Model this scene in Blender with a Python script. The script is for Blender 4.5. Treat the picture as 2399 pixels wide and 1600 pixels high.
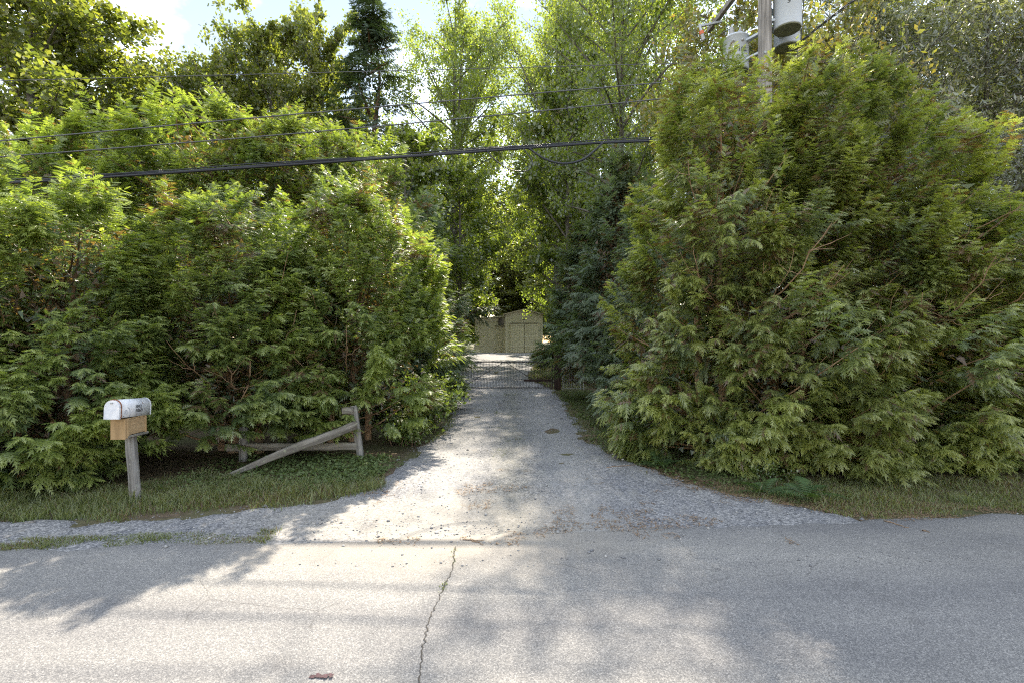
import bpy, bmesh, math, random
import numpy as np
from mathutils import Vector, Matrix, Quaternion
R = math.radians
random.seed(7)
rng = np.random.default_rng(7)
scene = bpy.context.scene
for o in list(bpy.data.objects):
    bpy.data.objects.remove(o, do_unlink=True)
COL = scene.collection

# ------------------------------------------------------------------ camera, sky, sun, exposure
CAM_H = 1.65
cam_d = bpy.data.cameras.new('camera'); cam = bpy.data.objects.new('camera', cam_d); COL.objects.link(cam)
cam.location = (0, 0, CAM_H); cam.rotation_euler = (R(90), 0, 0)
cam_d.sensor_width = 36; cam_d.lens = 18; cam_d.clip_start = .05; cam_d.clip_end = 2000
scene.camera = cam
SUN_EL, SUN_AZ = 42.0, 5.0          # azimuth measured from +Y towards +X
world = bpy.data.worlds.new('World'); scene.world = world; world.use_nodes = True
wn, wl = world.node_tree.nodes, world.node_tree.links
wn.clear()
w_out = wn.new('ShaderNodeOutputWorld'); w_bg = wn.new('ShaderNodeBackground')
w_sky = wn.new('ShaderNodeTexSky'); w_sky.sky_type = 'NISHITA'; w_sky.sun_disc = False
w_sky.sun_elevation = R(SUN_EL); w_sky.sun_rotation = R(SUN_AZ)
w_sky.air_density = 1.0; w_sky.dust_density = .0; w_sky.ozone_density = 1.0
# thin high cloud spread over the whole dome
w_tc = wn.new('ShaderNodeTexCoord'); w_map = wn.new('ShaderNodeMapping'); w_map.inputs['Scale'].default_value = (1.3, 1.6, 3.0)
w_no = wn.new('ShaderNodeTexNoise'); w_no.inputs['Scale'].default_value = 1.35; w_no.inputs['Detail'].default_value = 9; w_no.inputs['Roughness'].default_value = .56
w_ra = wn.new('ShaderNodeValToRGB'); w_ra.color_ramp.elements[0].position = .45; w_ra.color_ramp.elements[1].position = .69
w_mx = wn.new('ShaderNodeMix'); w_mx.data_type = 'RGBA'; w_mx.inputs['B'].default_value = (9.3, 10.2, 12.0, 1)
wl.new(w_tc.outputs['Generated'], w_map.inputs['Vector']); wl.new(w_map.outputs['Vector'], w_no.inputs['Vector'])
wl.new(w_no.outputs['Fac'], w_ra.inputs['Fac']); wl.new(w_ra.outputs['Color'], w_mx.inputs['Factor'])
w_ti = wn.new('ShaderNodeMix'); w_ti.data_type = 'RGBA'; w_ti.blend_type = 'MULTIPLY'; w_ti.inputs['Factor'].default_value = 1; w_ti.inputs['B'].default_value = (1.02, .77, .57, 1)   # milky summer haze
wl.new(w_sky.outputs['Color'], w_ti.inputs['A']); wl.new(w_ti.outputs['Result'], w_mx.inputs['A']); wl.new(w_mx.outputs['Result'], w_bg.inputs['Color'])
w_bg.inputs['Strength'].default_value = .15
wl.new(w_bg.outputs['Background'], w_out.inputs['Surface'])

sun_d = bpy.data.lights.new('sun', 'SUN'); sun_d.energy = 5.0; sun_d.angle = R(.5); sun_d.color = (1, .90, .75)
sun = bpy.data.objects.new('sun', sun_d); COL.objects.link(sun)
SDIR = Vector((math.sin(R(SUN_AZ)) * math.cos(R(SUN_EL)), math.cos(R(SUN_AZ)) * math.cos(R(SUN_EL)), math.sin(R(SUN_EL))))
sun.rotation_euler = (-SDIR).to_track_quat('-Z', 'Y').to_euler(); sun.location = SDIR * 60
vs = scene.view_settings; vs.view_transform = 'Standard'; vs.look = 'None'; vs.exposure = 1.54; vs.gamma = 1; vs.use_curve_mapping = False
cy = scene.cycles; cy.use_denoising = False; cy.denoiser = 'OPENIMAGEDENOISE'; cy.denoising_prefilter = 'NONE'; cy.denoising_input_passes = 'RGB_ALBEDO_NORMAL'; cy.filter_width = 1.15; cy.max_bounces = 7; cy.diffuse_bounces = 4; cy.glossy_bounces = 2
cy.transmission_bounces = 5; cy.transparent_max_bounces = 4; cy.sample_clamp_indirect = 8; cy.caustics_reflective = False; cy.caustics_refractive = False

# ------------------------------------------------------------------ material helpers
def new_mat(name):
    m = bpy.data.materials.new(name); m.use_nodes = True
    nt = m.node_tree; nt.nodes.clear()
    return m, nt.nodes, nt.links
def N(ns, t, **kw):
    n = ns.new(t)
    for k, v in kw.items():
        if k in n.inputs: n.inputs[k].default_value = v
        else: setattr(n, k, v)
    return n
def ramp(ns, stops, interp='LINEAR'):
    n = ns.new('ShaderNodeValToRGB'); cr = n.color_ramp; cr.interpolation = interp
    while len(cr.elements) < len(stops): cr.elements.new(.5)
    for e, (p, c) in zip(cr.elements, stops):
        e.position = p; e.color = (*c, 1) if len(c) == 3 else c
    return n
def mixc(ns, ls, fac, a, b, mode='MIX'):
    n = ns.new('ShaderNodeMix'); n.data_type = 'RGBA'; n.blend_type = mode
    for key, v in (('Factor', fac), ('A', a), ('B', b)):
        if isinstance(v, (int, float)): n.inputs[key].default_value = v
        elif isinstance(v, tuple): n.inputs[key].default_value = (*v, 1) if len(v) == 3 else v
        else: ls.new(v, n.inputs[key])
    return n.outputs['Result']
def math_n(ns, ls, op, a, b=None, clamp=False):
    n = ns.new('ShaderNodeMath'); n.operation = op; n.use_clamp = clamp
    for i, v in enumerate((a, b)):
        if v is None: continue
        if isinstance(v, (int, float)): n.inputs[i].default_value = v
        else: ls.new(v, n.inputs[i])
    return n.outputs[0]
def noise(ns, ls, scale, detail=4, rough=.55, vec=None, sc3=None):
    n = N(ns, 'ShaderNodeTexNoise', Scale=scale, Detail=detail, Roughness=rough)
    if vec is None:
        tc = ns.new('ShaderNodeTexCoord'); vec = tc.outputs['Object']
    if sc3:
        mp = ns.new('ShaderNodeMapping'); mp.inputs['Scale'].default_value = sc3; ls.new(vec, mp.inputs['Vector']); vec = mp.outputs['Vector']
    ls.new(vec, n.inputs['Vector'])
    return n
def finish(m, ns, ls, color, rough=.7, bump=None, bump_d=.01, bump_s=.6, metallic=0, spec=.4):
    p = ns.new('ShaderNodeBsdfPrincipled'); o = ns.new('ShaderNodeOutputMaterial')
    if isinstance(color, tuple): p.inputs['Base Color'].default_value = (*color, 1)
    else: ls.new(color, p.inputs['Base Color'])
    if isinstance(rough, (int, float)): p.inputs['Roughness'].default_value = rough
    else: ls.new(rough, p.inputs['Roughness'])
    p.inputs['Metallic'].default_value = metallic; p.inputs['Specular IOR Level'].default_value = spec
    if bump is not None:
        b = N(ns, 'ShaderNodeBump', Strength=bump_s, Distance=bump_d); ls.new(bump, b.inputs['Height']); ls.new(b.outputs['Normal'], p.inputs['Normal'])
    ls.new(p.outputs['BSDF'], o.inputs['Surface'])
    return m

def leaf_mat(name, lo, hi, tipc, trans, transmul=1.0, tip_amt=.6, gloss=.06, grough=.42, brown=0.0, cool=None):
    """leaf: colour from the per-spray random value, paler new growth toward the tips, light passing through"""
    m, ns, ls = new_mat(name)
    at = ns.new('ShaderNodeAttribute'); at.attribute_name = 'v'
    sp = ns.new('ShaderNodeSeparateXYZ'); ls.new(at.outputs['Vector'], sp.inputs[0])
    oi = ns.new('ShaderNodeObjectInfo')
    if cool is None: c = mixc(ns, ls, sp.outputs[0], lo, hi)
    else:
        rp = ramp(ns, [(.12, cool), (.40, lo), (.88, hi)]); ls.new(sp.outputs[0], rp.inputs['Fac']); c = rp.outputs['Color']
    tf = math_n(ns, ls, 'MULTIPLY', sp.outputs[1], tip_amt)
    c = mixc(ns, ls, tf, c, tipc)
    if brown > 0:
        bf = math_n(ns, ls, 'GREATER_THAN', sp.outputs[2], 1 - brown)
        c = mixc(ns, ls, bf, c, (.15, .095, .05))
    hs = N(ns, 'ShaderNodeHueSaturation'); ls.new(c, hs.inputs['Color'])
    hv = ns.new('ShaderNodeMapRange'); hv.inputs['To Min'].default_value = .86; hv.inputs['To Max'].default_value = 1.14
    ls.new(oi.outputs['Random'], hv.inputs['Value']); ls.new(hv.outputs[0], hs.inputs['Value'])
    c = hs.outputs['Color']
    d = ns.new('ShaderNodeBsdfDiffuse'); t = ns.new('ShaderNodeBsdfTranslucent'); g = N(ns, 'ShaderNodeBsdfGlossy', Roughness=grough)
    g.inputs['Color'].default_value = (1, 1, 1, 1)
    ls.new(c, d.inputs['Color'])
    tc = mixc(ns, ls, 1.0, c, (1.5 * transmul, 1.55 * transmul, .55 * transmul), 'MULTIPLY'); ls.new(tc, t.inputs['Color'])
    m1 = ns.new('ShaderNodeMixShader'); m1.inputs[0].default_value = trans
    ls.new(d.outputs[0], m1.inputs[1]); ls.new(t.outputs[0], m1.inputs[2])
    m2 = ns.new('ShaderNodeMixShader'); m2.inputs[0].default_value = gloss
    ls.new(m1.outputs[0], m2.inputs[1]); ls.new(g.outputs[0], m2.inputs[2])
    o = ns.new('ShaderNodeOutputMaterial'); ls.new(m2.outputs[0], o.inputs['Surface'])
    return m

M = {}
M['cedar'] = leaf_mat('cedar_foliage', (.115, .172, .047), (.240, .300, .078), (.390, .430, .108), .48, 1.15, .78, .06, .45, .02, (.105, .155, .082))
M['cedar_right'] = leaf_mat('cedar_foliage_olive', (.128, .170, .053), (.262, .292, .082), (.395, .410, .110), .48, 1.1, .68, .06, .45, .045, (.125, .165, .105))
M['cypress'] = leaf_mat('cypress_foliage', (.085, .130, .078), (.165, .215, .125), (.24, .275, .15), .38, 1.0, .4, .035, .5, .02)
M['fir'] = leaf_mat('fir_foliage', (.050, .082, .048), (.090, .132, .068), (.11, .15, .065), .28, .9, .3, .05, .5, .0)
M['poplar'] = leaf_mat('poplar_leaves', (.085, .128, .034), (.150, .192, .046), (.27, .275, .060), .60, 1.5, .7, .08, .35)
M['maple'] = leaf_mat('maple_leaves', (.080, .112, .034), (.140, .170, .045), (.25, .24, .055), .5, 1.25, .8, .06, .4)
M['willow'] = leaf_mat('willow_leaves', (.095, .112, .062), (.165, .180, .105), (.22, .225, .13), .40, 1.0, .5, .10, .35)
M['shrub_red'] = leaf_mat('red_tipped_leaves', (.09, .12, .035), (.16, .18, .05), (.33, .20, .075), .45, 1.2, .8, .06, .4)
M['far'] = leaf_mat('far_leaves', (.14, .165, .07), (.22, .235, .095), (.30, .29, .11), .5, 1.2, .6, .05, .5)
M['bramble'] = leaf_mat('broad_leaves', (.075, .13, .038), (.15, .205, .055), (.22, .26, .075), .42, 1.2, .5, .08, .35)
M['ivy'] = leaf_mat('ground_ivy_leaves', (.075, .115, .042), (.135, .175, .065), (.16, .19, .07), .3, 1.0, .4, .015, .5)
M['fern'] = leaf_mat('fern_leaves', (.05, .095, .035), (.08, .14, .05), (.13, .18, .06), .35, 1.1, .4, .06, .4)
M['grass'] = leaf_mat('grass_blades', (.085, .125, .035), (.16, .185, .06), (.25, .235, .09), .35, 1.0, .6, .05, .5, .10)

def bark(name, c1, c2, sc=9, bump=.012):
    m, ns, ls = new_mat(name)
    n1 = noise(ns, ls, sc, 6, .65, sc3=(1, 1, .22)); n2 = noise(ns, ls, sc * 4, 3, .6)
    r = ramp(ns, [(.3, c1), (.7, c2)]); ls.new(n1.outputs['Fac'], r.inputs['Fac'])
    c = mixc(ns, ls, .35, r.outputs['Color'], n2.outputs['Fac'], 'OVERLAY')
    return finish(m, ns, ls, c, .9, n1.outputs['Fac'], bump)
M['bark_cedar'] = bark('cedar_bark', (.07, .040, .025), (.20, .125, .075), 14)
M['bark_pale'] = bark('pale_cedar_branch_bark', (.20, .12, .07), (.44, .30, .18), 20)
M['bark_grey'] = bark('grey_bark', (.06, .055, .045), (.20, .185, .155), 7)

def wood(name, c1, c2, c3, axis=2, sc=30, lichen=None):
    m, ns, ls = new_mat(name)
    s3 = [1, 1, 1]; s3[axis] = .05
    g = noise(ns, ls, sc, 8, .7, sc3=tuple(s3)); g2 = noise(ns, ls, sc * .22, 4, .6, sc3=tuple([1 if k != axis else .3 for k in range(3)]))
    r = ramp(ns, [(.28, c1), (.5, c2), (.72, c3)]); ls.new(g.outputs['Fac'], r.inputs['Fac'])
    r2 = ramp(ns, [(.3, (.55, .55, .55)), (.7, (1, 1, 1))]); ls.new(g2.outputs['Fac'], r2.inputs['Fac'])
    c = mixc(ns, ls, 1.0, r.outputs['Color'], r2.outputs['Color'], 'MULTIPLY')
    if lichen:
        n3 = noise(ns, ls, 22, 5, .7); r3 = ramp(ns, [(.56, (0, 0, 0)), (.66, (1, 1, 1))]); ls.new(n3.outputs['Fac'], r3.inputs['Fac'])
        f = math_n(ns, ls, 'MULTIPLY', r3.outputs['Color'], .55)
        c = mixc(ns, ls, f, c, lichen)
    return finish(m, ns, ls, c, .85, g.outputs['Fac'], .006, .8)
M['wood_grey_z'] = wood('weathered_post_wood', (.07, .062, .055), (.25, .235, .215), (.44, .42, .39), 2, 40, (.33, .36, .28))
M['wood_grey_x'] = wood('weathered_rail_wood', (.055, .048, .038), (.21, .19, .16), (.40, .375, .33), 0, 34, (.30, .33, .22))
M['wood_box'] = wood('box_plywood', (.30, .175, .075), (.47, .31, .15), (.56, .40, .22), 2, 22)
M['wood_box_side'] = wood('box_board', (.25, .155, .075), (.40, .27, .14), (.50, .36, .20), 1, 26)
M['wood_dark'] = wood('dark_stained_post', (.018, .010, .008), (.045, .024, .018), (.085, .05, .036), 2, 28)
M['wood_red'] = wood('red_brown_post', (.05, .016, .010), (.10, .034, .022), (.15, .06, .04), 2, 28)
M['wood_pole'] = wood('utility_pole_wood', (.13, .115, .10), (.34, .32, .295), (.50, .475, .44), 2, 24, (.26, .24, .17))

def flat(name, col, rough=.6, metallic=0, var=.12, sc=25, bump=.0, spec=.4):
    m, ns, ls = new_mat(name)
    n = noise(ns, ls, sc, 5, .65)
    a = tuple(max(0, x * (1 - var)) for x in col); b = tuple(min(1, x * (1 + var)) for x in col)
    r = ramp(ns, [(.3, a), (.7, b)]); ls.new(n.outputs['Fac'], r.inputs['Fac'])
    return finish(m, ns, ls, r.outputs['Color'], rough, n.outputs['Fac'] if bump else None, bump, .5, metallic, spec)
M['black_cable'] = flat('black_cable_sheath', (.022, .024, .030), .45)
M['grey_wire'] = flat('weathered_conductor', (.10, .10, .105), .45, .4)
M['gate_metal'] = flat('dark_gate_metal', (.070, .062, .055), .55, .3, .4, 40)
M['galv'] = flat('galvanised_metal', (.36, .38, .38), .45, .5, .2, 30)
M['black_ink'] = flat('black_ink', (.02, .02, .022), .7)
M['grey_ink'] = flat('faded_blue_grey_ink', (.30, .33, .40), .7)
M['transformer'] = flat('transformer_paint', (.50, .55, .60), .5, 0, .06, 9)
M['transformer_bottom'] = flat('transformer_base', (.22, .235, .16), .7, 0, .25, 8)
M['porcelain'] = flat('porcelain_bushing', (.42, .43, .43), .3, 0, .08)
M['orange_band'] = flat('orange_band', (.62, .16, .07), .5)
M['shed_paint'] = flat('shed_olive_paint', (.50, .485, .345), .75, 0, .10, 2.5, .004)
M['shed_trim'] = flat('shed_trim', (.53, .515, .385), .75, 0, .10, 5)
M['shed_dark'] = flat('shed_gap_shadow_board', (.06, .055, .04), .8)
M['shed_roof'] = flat('shed_roof_felt', (.42, .38, .28), .9, 0, .2, 12)
M['glass'] = flat('dark_window_glass', (.03, .035, .04), .08, 0, .1)
M['stick'] = bark('fallen_stick_bark', (.16, .10, .06), (.36, .26, .17), 40, .003)
M['rust'] = flat('rust', (.22, .085, .04), .9, 0, .4, 60)
M['litter'] = leaf_mat('needle_litter', (.17, .095, .05), (.33, .22, .13), (.38, .28, .18), .1, 1, .4, .03, .6)

def mailbox_paint():
    m, ns, ls = new_mat('chipped_white_mailbox_paint')
    n = noise(ns, ls, 26, 7, .68); r = ramp(ns, [(.61, (0, 0, 0)), (.65, (1, 1, 1))]); ls.new(n.outputs['Fac'], r.inputs['Fac'])
    n2 = noise(ns, ls, 9, 5, .6); r2 = ramp(ns, [(.35, (.52, .54, .58)), (.7, (.74, .74, .74))]); ls.new(n2.outputs['Fac'], r2.inputs['Fac'])
    n3 = noise(ns, ls, 60, 3, .6); r3 = ramp(ns, [(.35, (.12, .045, .02)), (.7, (.34, .17, .08))]); ls.new(n3.outputs['Fac'], r3.inputs['Fac'])
    c = mixc(ns, ls, r.outputs['Color'], r2.outputs['Color'], r3.outputs['Color'])
    return finish(m, ns, ls, c, .5, n.outputs['Fac'], .002, .4)
M['mailbox'] = mailbox_paint()

def asphalt():
    m, ns, ls = new_mat('old_asphalt')
    ge = ns.new('ShaderNodeNewGeometry'); P = ge.outputs['Position']
    v = N(ns, 'ShaderNodeTexVoronoi', Scale=170.0); ls.new(P, v.inputs['Vector'])
    vb = ramp(ns, [(0, (.125, .124, .124)), (.45, (.195, .190, .182)), (.8, (.250, .243, .230)), (1, (.345, .333, .313))])
    sx = ns.new('ShaderNodeSeparateXYZ'); ls.new(v.outputs['Color'], sx.inputs[0]); ls.new(sx.outputs[0], vb.inputs['Fac'])
    f = noise(ns, ls, 320, 3, .7, P); fr = ramp(ns, [(.3, (.80, .80, .80)), (.7, (1.2, 1.2, 1.2))]); ls.new(f.outputs['Fac'], fr.inputs['Fac'])
    c = mixc(ns, ls, .8, vb.outputs['Color'], fr.outputs['Color'], 'MULTIPLY')
    b = noise(ns, ls, .9, 5, .6, P, (.45, 1.6, 1)); br = ramp(ns, [(.3, (.76, .76, .78)), (.72, (1.18, 1.16, 1.12))]); ls.new(b.outputs['Fac'], br.inputs['Fac'])
    c = mixc(ns, ls, 1.0, c, br.outputs['Color'], 'MULTIPLY')
    # tan dust dragged out of the driveway mouth
    sp = ns.new('ShaderNodeSeparateXYZ'); ls.new(P, sp.inputs[0])
    dx = math_n(ns, ls, 'MULTIPLY', math_n(ns, ls, 'ADD', sp.outputs[0], .7), .42); dy = math_n(ns, ls, 'MULTIPLY', math_n(ns, ls, 'SUBTRACT', sp.outputs[1], 4.7), .75)
    rr = math_n(ns, ls, 'ADD', math_n(ns, ls, 'MULTIPLY', dx, dx), math_n(ns, ls, 'MULTIPLY', dy, dy))
    n4 = noise(ns, ls, 2.2, 6, .65, P)
    fd = math_n(ns, ls, 'SUBTRACT', math_n(ns, ls, 'ADD', n4.outputs['Fac'], .35), rr, True)
    fd = math_n(ns, ls, 'MULTIPLY', fd, .8, True)
    du = mixc(ns, ls, .55, (.34, .30, .24), fr.outputs['Color'], 'MULTIPLY')
    c = mixc(ns, ls, fd, c, du)
    # wheel tracks running along the road, a few hairline cracks, oil stains
    tw = noise(ns, ls, .5, 2, .5, P); ty = math_n(ns, ls, 'SUBTRACT', math_n(ns, ls, 'ADD', sp.outputs[1], math_n(ns, ls, 'MULTIPLY', tw.outputs['Fac'], .35)), math_n(ns, ls, 'MULTIPLY', sp.outputs[0], .094))
    tb = math_n(ns, ls, 'SINE', math_n(ns, ls, 'MULTIPLY', ty, 3.6)); tr = ramp(ns, [(.2, (.93, .93, .94)), (.8, (1.06, 1.05, 1.03))]); ls.new(math_n(ns, ls, 'ADD', math_n(ns, ls, 'MULTIPLY', tb, .5), .5), tr.inputs['Fac'])
    c = mixc(ns, ls, 1.0, c, tr.outputs['Color'], 'MULTIPLY')
    dn = noise(ns, ls, 1.7, 5, .65, P); dv_ = mixc(ns, ls, .22, P, dn.outputs['Color'], 'ADD')
    ve = N(ns, 'ShaderNodeTexVoronoi', Scale=.75); ve.feature = 'DISTANCE_TO_EDGE'; ls.new(dv_, ve.inputs['Vector'])
    cr1 = ramp(ns, [(.0012, (1, 1, 1)), (.0034, (0, 0, 0))]); ls.new(ve.outputs['Distance'], cr1.inputs['Fac'])
    cm = noise(ns, ls, .8, 3, .5, P); cm2 = ramp(ns, [(.50, (0, 0, 0)), (.58, (1, 1, 1))]); ls.new(cm.outputs['Fac'], cm2.inputs['Fac'])
    c = mixc(ns, ls, math_n(ns, ls, 'MULTIPLY', math_n(ns, ls, 'MULTIPLY', cr1.outputs['Color'], cm2.outputs['Color']), .6), c, (.06, .055, .05))
    os_ = noise(ns, ls, 1.4, 6, .7, P); os2 = ramp(ns, [(.60, (1, 1, 1)), (.74, (.74, .73, .73))]); ls.new(os_.outputs['Fac'], os2.inputs['Fac'])
    c = mixc(ns, ls, 1.0, c, os2.outputs['Color'], 'MULTIPLY')
    # small dark specks
    v2 = N(ns, 'ShaderNodeTexVoronoi', Scale=9.0); ls.new(P, v2.inputs['Vector'])
    r5 = ramp(ns, [(.03, (.45, .42, .4)), (.055, (1, 1, 1))]); ls.new(v2.outputs['Distance'], r5.inputs['Fac'])
    c = mixc(ns, ls, 1.0, c, r5.outputs['Color'], 'MULTIPLY')
    h = math_n(ns, ls, 'ADD', sx.outputs[0], f.outputs['Fac'])
    return finish(m, ns, ls, c, .85, h, .002, .6, 0, .3)
M['asphalt'] = asphalt()

def gravel():
    m, ns, ls = new_mat('driveway_gravel')
    ge = ns.new('ShaderNodeNewGeometry'); P = ge.outputs['Position']
    v = N(ns, 'ShaderNodeTexVoronoi', Scale=58.0); ls.new(P, v.inputs['Vector'])
    sx = ns.new('ShaderNodeSeparateXYZ'); ls.new(v.outputs['Color'], sx.inputs[0])
    vb = ramp(ns, [(0, (.12, .122, .13)), (.35, (.220, .222, .228)), (.7, (.305, .304, .304)), (1, (.44, .43, .42))]); ls.new(sx.outputs[0], vb.inputs['Fac'])
    dk = ramp(ns, [(.15, (1, 1, 1)), (.75, (.62, .62, .62))]); ls.new(v.outputs['Distance'], dk.inputs['Fac'])
    c = mixc(ns, ls, .8, vb.outputs['Color'], dk.outputs['Color'], 'MULTIPLY')
    sp = ns.new('ShaderNodeSeparateXYZ'); ls.new(P, sp.inputs[0])
    n = noise(ns, ls, 1.3, 6, .6, P); nr = ramp(ns, [(.32, (.80, .80, .83)), (.7, (1.18, 1.15, 1.1))]); ls.new(n.outputs['Fac'], nr.inputs['Fac'])
    c = mixc(ns, ls, 1.0, c, nr.outputs['Color'], 'MULTIPLY')
    n3g_ = noise(ns, ls, 5, 5, .7, P); n3g = n3g_.outputs['Fac']
    # fines: pale dust packed in the wheel tracks
    n2 = noise(ns, ls, 3.5, 5, .65, P, (1.6, .5, 1)); n2r = ramp(ns, [(.5, (0, 0, 0)), (.68, (1, 1, 1))]); ls.new(n2.outputs['Fac'], n2r.inputs['Fac'])
    f2 = math_n(ns, ls, 'MULTIPLY', n2r.outputs['Color'], .55)
    c = mixc(ns, ls, f2, c, (.30, .285, .255))
    ax = math_n(ns, ls, 'SUBTRACT', math_n(ns, ls, 'ABSOLUTE', math_n(ns, ls, 'ADD', sp.outputs[0], math_n(ns, ls, 'MULTIPLY', math_n(ns, ls, 'SUBTRACT', n.outputs['Fac'], .5), .5))), .74); ax = math_n(ns, ls, 'MULTIPLY', ax, 3.6)
    tk = math_n(ns, ls, 'EXPONENT', math_n(ns, ls, 'MULTIPLY', math_n(ns, ls, 'MULTIPLY', ax, ax), -1.0)); tk = math_n(ns, ls, 'MULTIPLY', tk, .42)
    c = mixc(ns, ls, tk, c, (.315, .305, .285))
    mid = math_n(ns, ls, 'EXPONENT', math_n(ns, ls, 'MULTIPLY', math_n(ns, ls, 'MULTIPLY', sp.outputs[0], sp.outputs[0]), -11.0)); mid = math_n(ns, ls, 'MULTIPLY', math_n(ns, ls, 'MULTIPLY', mid, n3g), .5)
    c = mixc(ns, ls, mid, c, (.13, .125, .07))
    dx = math_n(ns, ls, 'MULTIPLY', math_n(ns, ls, 'ADD', sp.outputs[0], .7), .42); dy = math_n(ns, ls, 'MULTIPLY', math_n(ns, ls, 'SUBTRACT', sp.outputs[1], 4.6), .8)
    rr = math_n(ns, ls, 'ADD', math_n(ns, ls, 'MULTIPLY', dx, dx), math_n(ns, ls, 'MULTIPLY', dy, dy))
    fd = math_n(ns, ls, 'MULTIPLY', math_n(ns, ls, 'SUBTRACT', math_n(ns, ls, 'ADD', n.outputs['Fac'], .30), rr, True), .7, True)
    c = mixc(ns, ls, fd, c, (.30, .272, .225))
    n3 = noise(ns, ls, 2.4, 6, .7, P); n3r = ramp(ns, [(.62, (0, 0, 0)), (.70, (1, 1, 1))]); ls.new(n3.outputs['Fac'], n3r.inputs['Fac'])
    f3 = math_n(ns, ls, 'MULTIPLY', n3r.outputs['Color'], .55)
    c = mixc(ns, ls, f3, c, (.19, .14, .085))
    inv = math_n(ns, ls, 'SUBTRACT', 1.0, v.outputs['Distance'])
    return finish(m, ns, ls, c, .9, inv, .007, .8, 0, .25)
M['gravel'] = gravel()

def soil():
    m, ns, ls = new_mat('verge_soil')
    ge = ns.new('ShaderNodeNewGeometry'); P = ge.outputs['Position']
    n = noise(ns, ls, 14, 8, .7, P); r = ramp(ns, [(.3, (.055, .042, .028)), (.55, (.13, .095, .06)), (.75, (.21, .165, .11))]); ls.new(n.outputs['Fac'], r.inputs['Fac'])
    n2 = noise(ns, ls, 1.1, 5, .6, P); r2 = ramp(ns, [(.42, (0, 0, 0)), (.6, (1, 1, 1))]); ls.new(n2.outputs['Fac'], r2.inputs['Fac'])
    f = math_n(ns, ls, 'MULTIPLY', r2.outputs['Color'], .6)
    c = mixc(ns, ls, f, r.outputs['Color'], (.085, .105, .04))
    return finish(m, ns, ls, c, .95, n.outputs['Fac'], .02, .8, 0, .2)
M['soil'] = soil()

# ------------------------------------------------------------------ object helpers
def link(name, data, parent=None, **props):
    o = bpy.data.objects.new(name, data); COL.objects.link(o)
    if parent is not None: o.parent = parent
    for k, v in props.items(): o[k] = v
    return o
def thing(name, label, cat, loc=(0, 0, 0), rotz=0, group=None):
    o = bpy.data.objects.new(name, None); COL.objects.link(o)
    o.location = loc; o.rotation_euler = (0, 0, rotz); o.empty_display_size = .1
    tag(o, label, cat, group); return o
def tag(o, label, cat, group=None):
    o['label'] = label; o['category'] = cat
    if group: o['group'] = group
    return o
def np_mesh(name, V, F, mat, attr=None, smooth=False):
    """V (n,3); F (m,k) ints with k fixed"""
    V = np.ascontiguousarray(V, dtype=np.float32); F = np.ascontiguousarray(F, dtype=np.int32)
    me = bpy.data.meshes.new(name); k = F.shape[1]
    me.vertices.add(len(V)); me.vertices.foreach_set('co', V.ravel())
    me.loops.add(F.size); me.loops.foreach_set('vertex_index', F.ravel())
    me.polygons.add(len(F)); me.polygons.foreach_set('loop_start', np.arange(len(F), dtype=np.int32) * k)
    if smooth: me.polygons.foreach_set('use_smooth', np.ones(len(F), dtype=bool))
    if attr is not None:
        a = me.attributes.new('v', 'FLOAT_VECTOR', 'POINT'); a.data.foreach_set('vector', np.ascontiguousarray(attr, dtype=np.float32).ravel())
    me.materials.append(mat); me.update(calc_edges=True)
    return me
def tri_mesh(name, V, mat, attr):
    V = V.reshape(-1, 3); return np_mesh(name, V, np.arange(len(V)).reshape(-1, 3), mat, attr.reshape(-1, 3))
def unit(a): return a / (np.linalg.norm(a, axis=-1, keepdims=True) + 1e-9)
def tubes(P, rad, sides=5):
    """P (n,k,3) polylines, rad (n,k): returns verts, quads"""
    n, k, _ = P.shape
    T = np.gradient(P, axis=1); T = unit(T)
    ref = np.where(np.abs(T[..., 2:3]) > .9, np.array([1., 0, 0]), np.array([0, 0, 1.]))
    A = unit(np.cross(T, ref)); B = np.cross(T, A)
    a = np.arange(sides) / sides * 2 * math.pi
    V = P[:, :, None, :] + rad[:, :, None, None] * (A[:, :, None, :] * np.cos(a)[None, None, :, None] + B[:, :, None, :] * np.sin(a)[None, None, :, None])
    idx = np.arange(n * k * sides).reshape(n, k, sides)
    q = np.stack([idx[:, :-1, :], np.roll(idx, -1, 2)[:, :-1, :], np.roll(idx, -1, 2)[:, 1:, :], idx[:, 1:, :]], -1).reshape(-1, 4)
    return V.reshape(-1, 3), q
def bm_obj(name, bm, mat, parent=None, smooth=False):
    me = bpy.data.meshes.new(name)
    bmesh.ops.recalc_face_normals(bm, faces=bm.faces)
    bm.to_mesh(me); bm.free(); me.materials.append(mat)
    if smooth:
        for p in me.polygons: p.use_smooth = True
    return link(name, me, parent)
def box_bm(sx, sy, sz, loc=(0, 0, 0), rot=None, bevel=.004, bm=None, seg=1):
    b = bmesh.new(); bmesh.ops.create_cube(b, size=1)
    bmesh.ops.scale(b, vec=(sx, sy, sz), verts=b.verts)
    if bevel: bmesh.ops.bevel(b, geom=list(b.edges), offset=min(bevel, .3 * min(sx, sy, sz)), segments=seg, affect='EDGES', profile=.5)
    mx = Matrix.Translation(loc) @ (rot.to_4x4() if rot is not None else Matrix())
    bmesh.ops.transform(b, matrix=mx, verts=b.verts)
    if bm is None: return b
    t = bpy.data.meshes.new('tmp'); b.to_mesh(t); b.free(); bm.from_mesh(t); bpy.data.meshes.remove(t); return bm
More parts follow.
